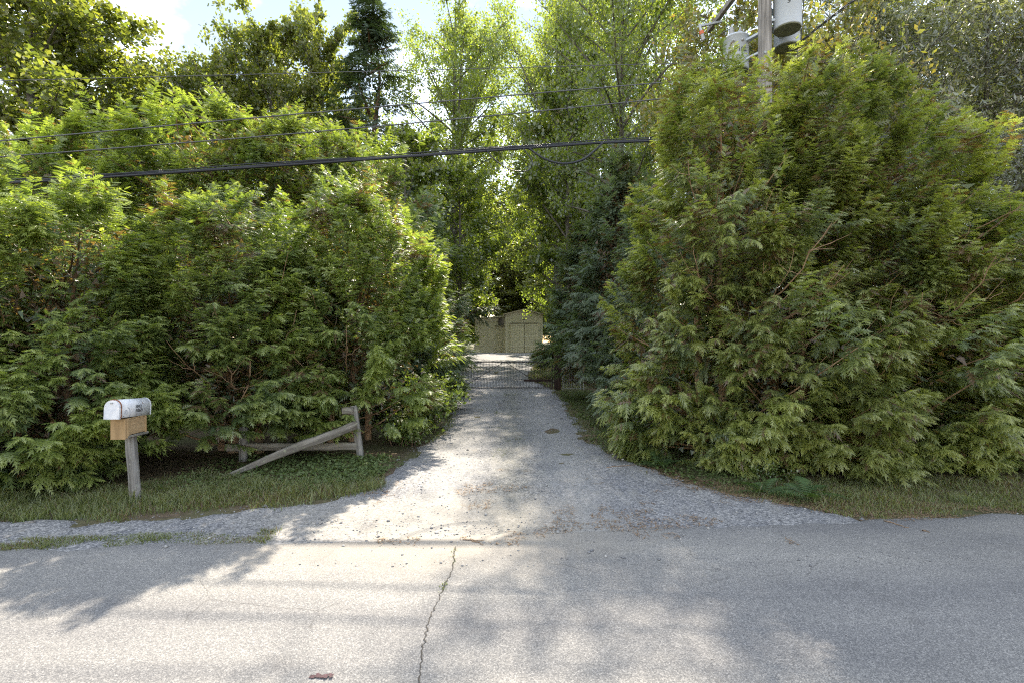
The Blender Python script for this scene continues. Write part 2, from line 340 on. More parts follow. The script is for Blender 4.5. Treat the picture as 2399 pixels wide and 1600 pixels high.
def lathe_bm(prof, seg=20, loc=(0, 0, 0), rot=None):
    b = bmesh.new(); rings = []
    for r, z in prof:
        rings.append([b.verts.new((r * math.cos(2 * math.pi * i / seg), r * math.sin(2 * math.pi * i / seg), z)) for i in range(seg)])
    for a, c in zip(rings, rings[1:]):
        for i in range(seg): b.faces.new((a[i], a[(i + 1) % seg], c[(i + 1) % seg], c[i]))
    b.faces.new(rings[0][::-1]); b.faces.new(rings[-1])
    mx = Matrix.Translation(loc) @ (rot.to_4x4() if rot is not None else Matrix())
    bmesh.ops.transform(b, matrix=mx, verts=b.verts); return b
def tube_obj(name, pts, rad, mat, parent=None, sides=8):
    P = np.array(pts, dtype=float)[None]; r = np.full(P.shape[:2], rad, dtype=float) if np.isscalar(rad) else np.array(rad, dtype=float)[None]
    V, q = tubes(P, r, sides)
    return link(name, np_mesh(name, V, q, mat, smooth=True), parent)
def log_mesh(name, length, w, h, mat, seed=0, taper=0.0, axis=0, segs=14):
    """split-timber length along an axis with an uneven rectangular section"""
    g = np.random.default_rng(seed); sec = [(-1, -.7), (-.75, -1), (.7, -1), (1, -.65), (1, .7), (.7, 1), (-.7, 1), (-1, .75)]
    V = []; 
    wob = np.cumsum(g.normal(0, .0028 if axis == 0 else .0009, (segs + 1, 2)), 0)
    for i in range(segs + 1):
        t = i / segs; s = 1 - taper * max(0, (t - .45) / .55) ** 1.3
        for j, (a, b) in enumerate(sec):
            e = 1 + g.normal(0, .03)
            V.append((length * t + (g.normal(0, .012) if i in (0, segs) else 0), a * w / 2 * s * e + wob[i, 0], b * h / 2 * s * e + wob[i, 1]))
    V = np.array(V); k = len(sec); idx = np.arange((segs + 1) * k).reshape(segs + 1, k)
    q = np.stack([idx[:-1], np.roll(idx, -1, 1)[:-1], np.roll(idx, -1, 1)[1:], idx[1:]], -1).reshape(-1, 4)
    q = np.concatenate([q, [[idx[e][a], idx[e][b], idx[e][c], idx[e][d]] for e in (0, segs) for a, b, c, d in ((0, 1, 2, 7), (2, 3, 6, 7), (3, 4, 5, 6))]])
    if axis == 2: V = V[:, [2, 1, 0]] * np.array([1, -1, 1])
    return np_mesh(name, V, q, mat)
def text_obj(name, body, size, mat, parent, loc, rot, extrude=.0006):
    cu = bpy.data.curves.new(name, 'FONT'); cu.body = body; cu.size = size; cu.align_x = 'CENTER'; cu.align_y = 'CENTER'; cu.extrude = extrude; cu.offset = .0006
    t = bpy.data.objects.new('tmp_text', cu); COL.objects.link(t)
    bpy.context.view_layer.update()
    me = bpy.data.meshes.new_from_object(t.evaluated_get(bpy.context.evaluated_depsgraph_get()))
    bpy.data.objects.remove(t); me.materials.clear(); me.materials.append(mat); me.name = name
    o = link(name, me, parent); o.location = loc; o.rotation_euler = rot; return o

# ------------------------------------------------------------------ ground, road, driveway
def vnoise(x, y, s, seed=0):
    """cheap smooth value noise"""
    g = np.random.default_rng(seed); T = g.random((64, 64))
    x = np.asarray(x) * s; y = np.asarray(y) * s
    xi = np.floor(x).astype(int); yi = np.floor(y).astype(int); fx = x - xi; fy = y - yi
    fx = fx * fx * (3 - 2 * fx); fy = fy * fy * (3 - 2 * fy)
    a = T[xi % 64, yi % 64]; b = T[(xi + 1) % 64, yi % 64]; c = T[xi % 64, (yi + 1) % 64]; d = T[(xi + 1) % 64, (yi + 1) % 64]
    return (a * (1 - fx) + b * fx) * (1 - fy) + (c * (1 - fx) + d * fx) * fy
def rise(y):
    t = np.clip((np.asarray(y, dtype=float) - 18) / 30, 0, 1); return .62 * t * t * (3 - 2 * t)
def road_edge(x): return 4.40 + .094 * np.clip(x, -60, 60)
# driveway outline (left side upward, right side back)
DL = np.array([(-14, 4.02), (-4.7, 4.69), (-3.4, 4.80), (-2.15, 5.28), (-1.6, 5.8), (-1.55, 7.3), (-1.30, 9.9), (-1.5, 13), (-1.9, 18), (-2.6, 23), (-3.6, 30), (-3.8, 48)])
DR = np.array([(3.0, 48), (2.0, 36), (1.1, 28), (.75, 22.5), (1.5, 18), (1.42, 12.4), (1.38, 8.25), (1.85, 6.4), (2.35, 5.55), (2.95, 5.05), (3.4, 4.72)])
POLY = np.concatenate([DL, DR, [(3.4, 3.9), (-14, 2.9)]])
def sdist(x, y, poly=POLY):
    """signed distance to the outline, positive inside"""
    x = np.asarray(x, dtype=float); y = np.asarray(y, dtype=float)
    best = np.full(x.shape, 1e9); ins = np.zeros(x.shape, bool); n = len(poly)
    for i in range(n):
        ax, ay = poly[i]; bx, by = poly[(i + 1) % n]; dx, dy = bx - ax, by - ay
        t = np.clip(((x - ax) * dx + (y - ay) * dy) / (dx * dx + dy * dy), 0, 1)
        best = np.minimum(best, np.hypot(x - ax - t * dx, y - ay - t * dy))
        c = ((ay > y) != (by > y)) & (x < (bx - ax) * (y - ay) / ((by - ay) if by != ay else 1e-9) + ax)
        ins ^= c
    return np.where(ins, best, -best)
def ground_z(x, y):
    return -.012 + .03 * (vnoise(x, y, .9, 3) - .5) + .014 * (vnoise(x, y, 4, 4) - .5) + rise(y)
def grid(xs, ys, zf):
    X, Y = np.meshgrid(xs, ys, indexing='ij'); Z = zf(X, Y)
    V = np.stack([X, Y, Z], -1).reshape(-1, 3); idx = np.arange(X.size).reshape(X.shape)
    q = np.stack([idx[:-1, :-1], idx[1:, :-1], idx[1:, 1:], idx[:-1, 1:]], -1).reshape(-1, 4)
    return V, q
def spaced(a, b, fine_a, fine_b, step, grow=1.25):
    v = list(np.arange(fine_a, fine_b + step / 2, step)); s = step
    while v[-1] < b: s *= grow; v.append(v[-1] + s)
    s = step
    while v[0] > a: s *= grow; v.insert(0, v[0] - s)
    return np.array(v)
V, q = grid(spaced(-600, 600, -8, 8, .14), spaced(-300, 900, 3.6, 18, .14), ground_z)
ground = link('ground', np_mesh('ground', V, q, M['soil'], smooth=True), kind='structure')
def gravel_z(x, y):
    d = sdist(x, y) + .26 * (vnoise(x, y, 2.6, 11) - .5) + .16 * (vnoise(x, y, 7, 12) - .5)
    z = .012 + .016 * (vnoise(x, y, 1.6, 13) - .5) + .008 * (vnoise(x, y, 9, 14) - .5)
    tr = np.exp(-((x + .72) / .28) ** 2) + np.exp(-((x - .72) / .28) ** 2)
    z = z - .012 * tr * (y > 6)
    return np.where(d > .1, z, z - .5 * np.clip(.1 - d, 0, .3)) + rise(y)
V, q = grid(spaced(-14, 5, -7, 4, .09), spaced(3.2, 47.6, 3.9, 12, .09, 1.03), gravel_z)
driveway = link('driveway', np_mesh('driveway', V, q, M['gravel'], smooth=True), kind='structure')
def road_z(x, y):
    d = road_edge(x) - y + .10 * (vnoise(x, y, 1.7, 21) - .5) + .09 * (vnoise(x, y, 6, 22) - .5)
    z = .024 + .006 * (vnoise(x, y, .7, 23) - .5)
    return np.where(d > .05, z, z - .35 * np.clip(.05 - d, 0, .4))
V, q = grid(spaced(-80, 80, -7, 7, .08), spaced(-7, 5.2, 2.2, 5.2, .07), road_z)
road = link('road', np_mesh('road', V, q, M['asphalt'], smooth=True), kind='structure')

def px(u, v, Y): return np.array([(u - 1200) / 1200 * Y, Y, CAM_H - (v - 800) / 1200 * Y])
def gpt(u, v):
    Y = CAM_H * 1200 / (v - 800); return (u - 1200) / 1200 * Y, Y
# crack in the asphalt, filled with dirt, weeds growing along it
cr = [gpt(u * 1.0204, v * 1.0204) for u, v in ((1046, 1262), (1043, 1290), (1038, 1318), (1026, 1345), (1018, 1362), (1006, 1392), (990, 1418), (982, 1446), (975, 1478), (968, 1504), (966, 1540), (964, 1600))]
pts = []
for (a, b), (c, d) in zip(cr, cr[1:]):
    for t in np.linspace(0, 1, 7)[:-1]: pts.append((a + (c - a) * t + rng.normal(0, .006), b + (d - b) * t))
pts = np.array(pts); wd = .0014 + .0028 * rng.random(len(pts)); zz = road_z(pts[:, 0], pts[:, 1]) + .004
V = np.concatenate([np.column_stack([pts[:, 0] - wd, pts[:, 1], zz]), np.column_stack([pts[:, 0] + wd, pts[:, 1], zz])]); n = len(pts)
link('crack', np_mesh('crack', V, np.array([[i, i + n, i + n + 1, i + 1] for i in range(n - 1)]), flat('crack_dirt', (.055, .048, .04), .95)), road)

# ------------------------------------------------------------------ cedar builder
def frond_template(K=6, wide=1.0):
    T = []
    for k in range(K):
        x = .05 + .82 * k / K; l = .36 * (1 - .60 * (k / K)) * wide * (1 if k else .72); w = .06 + .50 / K
        for s in (-1, 1):
            T += [(x - w * .3, 0), (x + w * .7, 0), (x + w * .25 + l * .66, s * l * .80)]
    T += [(.78, -.055), (.78, .055), (1.08, 0)]
    return np.array(T)
FR6 = frond_template(6); FR5 = frond_template(5); FR4 = frond_template(4, 1.12)
def sprays(g, p0, D, L, nf, tmpl, flen=.34, droop=.32, curl=.28, sag=.15, rnd=None, flat_n=.5, out=None, dead=None):
    """plumes: stems from p0 along D with length L, each carrying nf drooping fronds"""
    n = len(p0); Zv = np.array([0, 0, 1.])
    t = (np.arange(nf) + .5) / nf * .92 + .08; t = t[None, :] + g.normal(0, .025, (n, nf)); t = np.clip(t, .03, 1.02)
    D = unit(D); up = np.broadcast_to(Zv, D.shape)
    bend = g.normal(0, .08, (n, 3)); bend[:, 2] -= sag
    pos = p0[:, None] + L[:, None, None] * (t[..., None] * D[:, None] + (t ** 2)[..., None] * bend[:, None])
    T = unit(D[:, None] + 2 * t[..., None] * bend[:, None])
    S = unit(np.cross(T, up[:, None]) + g.normal(0, .05, (n, nf, 3)))
    side = np.where(np.arange(nf) % 2 == 0, 1., -1.)[None, :, None]
    U = np.cross(S, T)
    roll = g.normal(0, .55, (n, nf, 1))
    fwd = .55 + .55 * t[..., None]
    F = unit(fwd * T + side * S * np.cos(roll) * .85 + U * np.sin(roll) * .6 - droop * Zv + g.normal(0, .12, (n, nf, 3)))
    Nn = U * .55 + flat_n * Zv + (.35 * D if out is None else .75 * out)[:, None] + g.normal(0, .32, (n, nf, 3))
    W = unit(np.cross(Nn, F)); 
    fl = flen * L[:, None] * (.45 + .75 * np.sin(math.pi * np.clip(.12 + t * .82, 0, 1))) * g.uniform(.75, 1.2, (n, nf))
    x = tmpl[:, 0]; y = tmpl[:, 1]
    Vt = pos[:, :, None] + fl[..., None, None] * (x[None, None, :, None] * F[:, :, None] + y[None, None, :, None] * W[:, :, None] - (curl * x ** 2 + .22 * np.abs(y) ** 1.2)[None, None, :, None] * Zv)
    r = g.random((n, 1)) * .6 + g.random((n, nf)) * .4 if rnd is None else rnd
    dead = g.random((n, nf)) if dead is None else dead
    at = np.empty(Vt.shape); at[..., 0] = r[..., None]; at[..., 1] = np.clip(t, 0, 1)[..., None] ** 2 * (.35 + .65 * x[None, None]); at[..., 2] = dead[..., None]
    return Vt.reshape(-1, 3), at.reshape(-1, 3), pos
def cedar(seed, h, r, npl, prof='hedge', L=(.55, .95), nf=20, tmpl=FR6, mat='cedar', base=.02, holes=(), flen=.34, droop=.32, stems=3, bough=46, pale=0, elev=(8, 70), noise_a=.2, wind=(0, 0), face=0.0, bough_area=.26, tuft=.42, fill=9000, topx=.33, botx=.90):
    """returns crown mesh, trunk mesh"""
    g = np.random.default_rng(seed)
    def radius(u, th):
        if prof == 'hedge': a = np.minimum(1, 1.10 * (1 - u) ** topx) * (botx + (1 - botx) * np.minimum(1, u / .25))
        elif prof == 'cone': a = (1 - u) ** .8 * (.75 + .25 * np.minimum(1, u / .12)) + .03
        else: a = (1 - u) ** 1.15 + .02
        return r * a * (1 + noise_a * np.sin(3 * th + seed + 5 * u) + noise_a * .6 * np.sin(7 * th + 2 * seed - 9 * u))
    # boughs: tufts of plumes fanning out of a common root, with deep gaps between them
    nb = max(30, int(2 * math.pi * r * h / bough_area)); uu = []
    while len(uu) < nb:
        c = base + (1 - base) * g.random(4000); w = radius(c, np.zeros(4000)) / (r * 1.4) + .10
        uu += list(c[g.random(4000) < w])
    uc = np.array(uu[:nb]); tc = g.random(nb) * 2 * math.pi
    if base < .05: uc = np.where(g.random(nb) < .07, g.uniform(.025, .08, nb), uc)
    fm = g.random(nb) < face; tc = np.where(fm, -math.pi / 2 + g.uniform(-1.95, 1.95, nb), tc)
    Rc = radius(uc, tc) * g.uniform(.80, 1.04, nb); oc = np.stack([np.cos(tc), np.sin(tc), np.zeros(nb)], -1); tcv = np.stack([-np.sin(tc), np.cos(tc), np.zeros(nb)], -1)
    cen = oc * Rc[:, None]; cen[:, 2] = uc * h
    evc = np.radians(elev[0] + (elev[1] - elev[0]) * uc ** 1.15 + g.normal(0, 9, nb))
    Dc = oc * np.cos(evc)[:, None] + np.array([0, 0, 1.]) * np.sin(evc)[:, None] + tcv * g.normal(0, .2, (nb, 1)); Dc[:, 0] += wind[0] * (.3 + .7 * uc); Dc[:, 1] += wind[1]; Dc = unit(Dc)
    bl = g.uniform(.7, 1.3, nb) * tuft * (1 - .25 * uc); root = cen - Dc * (bl * 1.5)[:, None]
    ci = g.integers(0, nb, npl); ax = g.normal(0, .40, npl); az_ = g.normal(.05, .55, npl); q2 = ax ** 2 + az_ ** 2
    upc = np.cross(tcv, oc) * -1; upc = unit(Dc * .35 + np.array([0, 0, 1.]))
    tip = cen[ci] + tcv[ci] * (ax * bl[ci])[:, None] + upc[ci] * (az_ * bl[ci])[:, None] + oc[ci] * ((.30 - .55 * q2) * bl[ci])[:, None]
    Ln = g.uniform(*L, npl) * (1 - .2 * uc[ci])
    D = unit(unit(tip - root[ci]) * .8 + Dc[ci] * .5 + g.normal(0, .14, (npl, 3)))
    p0 = tip - D * Ln[:, None] * .8; tip[:, 2] = np.maximum(tip[:, 2], .12)
    p0[:, 2] = np.maximum(p0[:, 2], .10)
    u = np.clip(tip[:, 2] / h, 0, 1); th = np.arctan2(tip[:, 1], tip[:, 0]); rad = unit(tip * np.array([1, 1, 0]) + oc[ci] * .2)
    crnd = g.random(nb)[ci]
    keep = tip[:, 2] > base * h * .6
    for hx, hy, hz, hr in holes:
        keep &= np.linalg.norm(tip - np.array([hx, hy, hz]), axis=1) > hr
    p0, D, Ln, th, u, tip, crnd = p0[keep], D[keep], Ln[keep], th[keep], u[keep], tip[keep], crnd[keep]
    # several leaders at the top
    nl = 7 if prof == 'hedge' else 2
    lp = np.stack([g.normal(0, .28 * r, nl), g.normal(0, .28 * r, nl), h * g.uniform(.84, .97, nl)], -1)
    ld = np.stack([g.normal(0, .16, nl), g.normal(0, .16, nl), np.ones(nl)], -1)
    p0 = np.concatenate([p0, lp]); D = np.concatenate([D, ld]); Ln = np.concatenate([Ln, g.uniform(.5, .9, nl) * L[1]])
    ov = unit(np.concatenate([rad[keep] + np.array([0, 0, .15]), np.tile([0, -.6, .4], (nl, 1))]))
    cr_ = np.concatenate([crnd, g.random(nl)]); m0 = len(cr_)
    rn = .5 * cr_[:, None] + .22 * g.random((m0, 1)) + .28 * g.random((m0, nf))
    V, at, pos = sprays(g, p0, D, Ln, nf, tmpl, flen, droop, rnd=rn, out=ov, dead=np.where((cr_ * 37.7 % 1 < .10)[:, None] & (g.random((m0, nf)) < .4), 1.0, g.random((m0, nf))))
    # dead brown inner twig mass
    uf = base + (.86 - base) * g.random(fill); tf = g.random(fill) * 6.283; rf = radius(uf, tf) * g.uniform(.15, .66, fill)
    cf = np.stack([np.cos(tf) * rf, np.sin(tf) * rf, uf * h], -1); sf = .030 * (r / 1.4) ** .7
    tv = cf[:, None] + g.normal(0, sf, (fill, 3, 3)); tv[..., 2] = np.maximum(tv[..., 2], .05)
    V = np.concatenate([V, tv.reshape(-1, 3)]); at = np.concatenate([at, np.repeat(np.stack([.1 * g.random(fill), np.zeros(fill), np.where(g.random(fill) < .55, 1., .0)], -1), 3, 0)])
    crown = tri_mesh('crown', V, M[mat], at)
    # trunk with several stems, boughs out to some of the plumes
    PL = []; RD = []
    for s in range(stems):
        a = g.random() * 6.28; off = .22 * r * (s > 0)
        z = np.linspace(0, h * g.uniform(.78, .95), 9)
        PL.append(np.stack([off * np.cos(a) + .03 * r * np.sin(z * 2 + s) + .1 * r * np.cos(a) * z / h, off * np.sin(a) + .03 * r * np.cos(z * 1.7 + s) + .1 * r * np.sin(a) * z / h, z - .05], -1))
        RD.append(np.linspace(.016 * h + .03, .008, 9) * (1 if s == 0 else .7))
    Vt, qt = tubes(np.array(PL), np.array(RD), 7)
    k = min(bough, len(tip)); sel = g.choice(len(tip), k, False); tt = np.linspace(0, 1, 9)[None, :, None]
    end = p0[:len(tip)][sel] + D[:len(tip)][sel] * Ln[:len(tip)][sel][:, None] * .75
    st = np.stack([np.zeros(k), np.zeros(k), np.maximum(.08, end[:, 2] - g.uniform(.25, .55, k) * np.hypot(end[:, 0], end[:, 1]) - .1)], -1)
    mid = (st + end) / 2 + g.normal(0, .07, (k, 3)); mid[:, 2] -= .08
    P = (1 - tt) ** 2 * st[:, None] + 2 * tt * (1 - tt) * mid[:, None] + tt ** 2 * end[:, None]
    rd = np.linspace(1, .22, 9)[None] * g.uniform(.010, .022, (k, 1)) * (r / 1.4)
    Vb, qb = tubes(P, rd, 5)
    if pale:
        m_ = pale; a = -math.pi / 2 + g.uniform(-1.2, 1.2, m_); ub = g.uniform(.14, .58, m_); rr = radius(ub, a)
        s0 = np.stack([np.cos(a) * rr * .35, np.sin(a) * rr * .35, ub * h - .15], -1); a2 = a + g.normal(0, .3, m_); r2 = radius(ub, a2) * g.uniform(.93, 1.04, m_)
        e0 = np.stack([np.cos(a2) * r2, np.sin(a2) * r2, ub * h + g.uniform(.3, .95, m_)], -1); c0 = (s0 + e0) / 2 + np.stack([np.cos(a), np.sin(a), -np.ones(m_)], -1) * g.uniform(.08, .3, (m_, 1))
        Pb = (1 - tt) ** 2 * s0[:, None] + 2 * tt * (1 - tt) * c0[:, None] + tt ** 2 * e0[:, None]
        Pb = Pb + np.cumsum(g.normal(0, .022, (m_, 9, 3)), 1) * np.linspace(0, 1, 9)[None, :, None] ** .5
        rb = np.linspace(1, .25, 9)[None] * g.uniform(.008, .018, (m_, 1))
        kf = np.repeat(np.arange(m_), 3); ft = g.integers(3, 8, 3 * m_); f0 = Pb[kf, ft]; fdir = unit(unit(Pb[kf, -1] - Pb[kf, 0]) + g.normal(0, .6, (3 * m_, 3))) * g.uniform(.18, .42, (3 * m_, 1))
        Pf = f0[:, None] + tt * fdir[:, None] + tt ** 2 * g.normal(0, .07, (3 * m_, 1, 3)); Pf = Pf + np.cumsum(g.normal(0, .010, Pf.shape), 1)
        Pb = np.concatenate([Pb, Pf]); rb = np.concatenate([rb, rb[kf, ft][:, None] * np.linspace(.75, .2, 9)[None]])
        V3, q3 = tubes(Pb, rb, 4); qb = np.concatenate([qb, q3 + len(Vb)]); Vb = np.concatenate([Vb, V3])
    trunk = np_mesh('trunk', np.concatenate([Vt, Vb]), np.concatenate([qt, qb + len(Vt)]), M['bark_pale'] if pale else M['bark_cedar'], smooth=True)
    return crown, trunk
def plant(name, meshes, loc, label, cat, rot=0, sc=(1, 1, 1), group=None, parts=('crown', 'trunk')):
    t = thing(name, label, cat, (loc[0], loc[1], float(ground_z(loc[0], loc[1])) if len(loc) < 3 else loc[2]), rot, group)
    t.scale = sc if not np.isscalar(sc) else (sc, sc, sc)
    for nm, me in zip(parts, meshes): link(nm, me, t)
    return t
def drop(*names): pass

# left hedge: front row
HK = dict(L=(.34, .62), nf=24, tmpl=FR4, flen=.285, droop=.34, elev=(24, 74), wind=(.30, -.05), face=.70, topx=.17, noise_a=.13)
cedA = cedar(1, 3.72, 1.42, 1290, **HK)
cedC = cedar(3, 3.78, 1.45, 1320, holes=((-.15, -1.30, 1.45, .38), (.40, -1.25, 1.25, .24)), bough=60, pale=8, base=.135, **HK)
GL = 'cedars of the front hedge row left of the driveway'
plant('cedar_tree', cedA, (-9.3, 6.65), 'cedar cut off by the left edge of the photo in the front hedge row', 'cedar tree', .5, (1.18, 1.04, 1.04), GL)
plant('cedar_tree', cedA, (-7.5, 6.62), 'cedar in the front hedge row left of the mailbox', 'cedar tree', -.3, (-1.18, 1.04, .97), GL)
plant('cedar_tree', cedA, (-5.8, 6.62), 'cedar rising directly behind the white mailbox', 'cedar tree', -.4, (1.16, 1.04, .96), GL)
plant('cedar_tree', cedC, (-4.2, 7.7), 'cedar with a dark hollow and bare branches to the right of the mailbox', 'cedar tree', .1, (1.12, 1.0, .95), GL)
plant('cedar_tree', cedC, (-2.62, 8.45), 'cedar overhanging the broken rail fence at the driveway corner', 'cedar tree', .15, (-.98, .98, 1.06), GL)
# left hedge: tall back row behind the cables
TK = dict(L=(.5, .85), nf=18, tmpl=FR4, flen=.29, droop=.34, bough_area=.42, tuft=.55, fill=8000, elev=(24, 74), wind=(.25, 0), face=.62, topx=.26)
cedT = cedar(5, 6.95, 1.95, 1500, **TK)
GB = 'tall cedars behind the overhead cables on the left'
for i, (x, y, s, rz, me, lb) in enumerate((
        (-13.8, 12.4, 1.02, .3, 1, 'tall cedar behind the cables, leftmost of the back row'),
        (-11.5, 12.2, 1.0, -.4, -1, 'tall cedar second from the left in the back row behind the cables'),
        (-9.3, 12.5, 1.05, -.6, 1, 'tall cedar third from the left in the back row behind the cables'),
        (-7.2, 12.2, 1.07, .6, -1, 'tall cedar with the highest tip in the back row behind the cables'),
        (-5.4, 12.5, 1.03, .5, 1, 'tall cedar second from the right in the back row behind the cables'),
        (-3.75, 12.3, .97, -.5, -1, 'tall cedar at the right end of the back row next to the driveway gap'))):
    plant('cedar_tree', cedT, (x, y), lb, 'cedar tree', rz, (s * 1.02 * me, s * 1.02, s), GB)
# left side of the driveway, towards the gate
cedD = cedar(8, 5.0, 1.35, 620, mat='cypress', L=(.5, .85), nf=18, tmpl=FR4, flen=.31, elev=(12, 72))
plant('cedar_tree', cedD, (-2.6, 11.6), 'dark cedar on the left of the driveway just before the gate', 'cedar tree', .8, (.95, .95, .92))
plant('cedar_tree', cedD, (-3.0, 15.6), 'dark cedar behind the left gate post', 'cedar tree', 2.8, (1.1, 1.1, 1.2))
# right hedge
RK = dict(mat='cedar_right', L=(.36, .68), nf=24, tmpl=FR4, flen=.285, droop=.34, bough_area=.32, tuft=.48, fill=8000, elev=(22, 74), bough=80, pale=16, face=.62, botx=.87)
cedR1 = cedar(11, 5.55, 1.75, 1400, holes=((-.6, -1.6, 2.4, .45), (.5, -1.65, 1.9, .4)), **RK)
cedR2 = cedar(12, 5.55, 1.75, 1400, holes=((0, -1.65, 2.6, .42),), **RK)
GR = 'cedars of the hedge right of the driveway'
plant('cedar_tree', cedR1, (3.1, 7.55), 'big cedar at the left corner of the right hedge beside the driveway', 'cedar tree', .2, (.95, .93, 1.03), GR)
plant('cedar_tree', cedR2, (4.2, 7.5), 'tallest cedar of the right hedge with bare tan branches in front of the utility pole', 'cedar tree', -.3, (.98, .95, 1.03), GR)
plant('cedar_tree', cedR1, (5.5, 7.5), 'cedar of the right hedge just right of the utility pole', 'cedar tree', -.2, (-1.0, .95, .90), GR)
plant('cedar_tree', cedR2, (6.85, 7.8), 'cedar near the right end of the right hedge, shorter than its neighbours', 'cedar tree', .4, (-.95, .98, .68), GR)
plant('cedar_tree', cedR1, (8.7, 8.7), 'lowest cedar at the right edge of the photo in the right hedge', 'cedar tree', .3, (.95, .95, .50), GR)
# dark conical trees right of the gate
cyp = cedar(14, 6.9, 2.0, 690, prof='cone', mat='cypress', L=(.6, 1.0), nf=18, tmpl=FR4, flen=.31, base=.13, elev=(2, 60), bough=110)
plant('cypress_tree', cyp, (3.0, 14.2), 'blue-green conical cypress behind the right hedge before the gate', 'cypress tree', .5, (1.0, 1.0, 1.0))
plant('cypress_tree', cyp, (2.95, 21.0), 'blue-green cypress just beyond the gate on the right', 'cypress tree', 2.5, (1.12, 1.12, .95))
plant('cedar_tree', cedD, (2.95, 10.7), 'dark cedar between the right hedge corner and the cypress', 'cedar tree', 4.0, (.88, .88, 1.0))

# ------------------------------------------------------------------ broadleaf trees
def leafy(seed, H, Rr, nlimb, nsec, nleaf, leaf, mat, cb=.22, shape='oval', spread=.34, trunk_r=None, narrow=.5, hang=0, lean=.02, barkm='bark_grey', up=55, forks=1, gap=0.0):
    g = np.random.default_rng(seed); tr = trunk_r or .011 * H
    k = 14; z = np.linspace(0, H * .97, k)
    PL = []; RD = []
    for f in range(forks):
        ph = g.random() * 6; a = g.random() * 6.28; lf = lean * H * (f > 0) * 1.5
        ax = np.stack([lean * H * .3 * np.sin(z / H * 3 + ph) + lf * np.cos(a) * (z / H) ** 1.2, lean * H * .3 * np.cos(z / H * 2.6 + ph) + lf * np.sin(a) * (z / H) ** 1.2, z * (1 if f == 0 else g.uniform(.8, .95))], -1)
        PL.append(ax); RD.append(tr * (1 - .93 * z / H) + .01)
    PL = np.array(PL); Vt, qt = tubes(PL, np.array(RD), 8); Vt[:, 2] -= .1
    # limbs
    u = cb + (1 - cb) * (np.arange(nlimb) + g.random(nlimb)) / nlimb
    fk = g.integers(0, forks, nlimb)
    zi = u * (k - 1) * .98; i0 = np.floor(zi).astype(int); fr = (zi - i0)[:, None]
    st = PL[fk, i0] * (1 - fr) + PL[fk, np.minimum(i0 + 1, k - 1)] * fr
    v = (u - cb) / (1 - cb)
    if shape == 'oval': pr = np.sin(math.pi * np.clip(.12 + .86 * v, 0, 1)) ** .7
    elif shape == 'cone': pr = (1 - v) ** .8 + .08
    else: pr = np.minimum(1, 1.5 * (1 - v) ** .6) * np.minimum(1, .45 + 2 * v)
    ln = Rr * pr * g.uniform(.7, 1.15, nlimb) + .25
    az = np.arange(nlimb) * 2.4 + g.normal(0, .4, nlimb); ev = np.radians(g.normal(up, 12, nlimb) * (.55 + .45 * v))
    d = np.stack([np.cos(ev) * np.cos(az), np.cos(ev) * np.sin(az), np.sin(ev)], -1)
    tt = np.linspace(0, 1, 7)[None, :, None]
    P = st[:, None] + ln[:, None, None] / np.maximum(np.cos(ev), .45)[:, None, None] * (tt * d[:, None] + tt ** 2 * (g.normal(0, .10, (nlimb, 1, 3)) + np.array([0, 0, -.12 - hang * .2])))
    rl = (tr * .42 * (1 - .8 * v)[:, None] + .008) * np.linspace(1, .15, 7)[None]
    Vl, ql = tubes(P, rl, 5)
    # twigs
    ns_ = nlimb * nsec; li = np.repeat(np.arange(nlimb), nsec); s = g.uniform(.22, 1, ns_)
    si = s * 6 * .999; a0 = np.floor(si).astype(int); f2 = (si - a0)[:, None]
    ts = P[li, a0] * (1 - f2) + P[li, np.minimum(a0 + 1, 6)] * f2
    td = unit(d[li] * .6 + g.normal(0, .75, (ns_, 3)) + np.array([0, 0, .35 - hang])); tl = ln[li] * spread * g.uniform(.6, 1.3, ns_)
    TW = ts[:, None] + tl[:, None, None] * (np.linspace(0, 1, 4)[None, :, None] * td[:, None] + np.linspace(0, 1, 4)[None, :, None] ** 2 * np.array([0, 0, -.1 - hang * .6]))
    Vw, qw = tubes(TW, np.full((ns_, 4), .006) * np.linspace(1.6, .4, 4)[None], 3)
    trunk = np_mesh('trunk', np.concatenate([Vt, Vl, Vw]), np.concatenate([qt, ql + len(Vt), qw + len(Vt) + len(Vl)]), M[barkm], smooth=True)
    # leaves along the twigs, some twigs bare
    wt = g.random(ns_) ** .7; wt[g.random(ns_) < gap] = 0; wt *= tl; wt /= wt.sum()
    ti = g.choice(ns_, nleaf, p=wt); q_ = g.uniform(.1, 1.08, nleaf)
    c = ts[ti] + tl[ti][:, None] * (q_[:, None] * td[ti] + (q_ ** 2)[:, None] * np.array([0, 0, -.1 - hang * .6])) + g.normal(0, 1, (nleaf, 3)) * (.10 * tl[ti] + .05)[:, None]
    fd = unit(g.normal(0, 1, (nleaf, 3)) + .4 * td[ti] + np.array([0, 0, -.35 - hang]))
    nn = unit(g.normal(0, 1, (nleaf, 3)) + np.array([0, 0, .9])); w = unit(np.cross(nn, fd))
    sz = leaf * g.uniform(.65, 1.3, nleaf)
    a = c; b = c + fd * (sz * .5)[:, None] + w * (sz * narrow * .5)[:, None]; e = c + fd * sz[:, None]; f = c + fd * (sz * .5)[:, None] - w * (sz * narrow * .5)[:, None]
    Vq = np.stack([a, b, e, f], 1).reshape(-1, 3)
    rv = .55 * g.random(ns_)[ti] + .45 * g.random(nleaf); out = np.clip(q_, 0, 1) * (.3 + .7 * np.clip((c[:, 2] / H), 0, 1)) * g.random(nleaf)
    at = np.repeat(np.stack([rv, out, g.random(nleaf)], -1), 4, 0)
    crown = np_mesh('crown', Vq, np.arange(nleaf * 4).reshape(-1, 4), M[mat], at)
    return crown, trunk
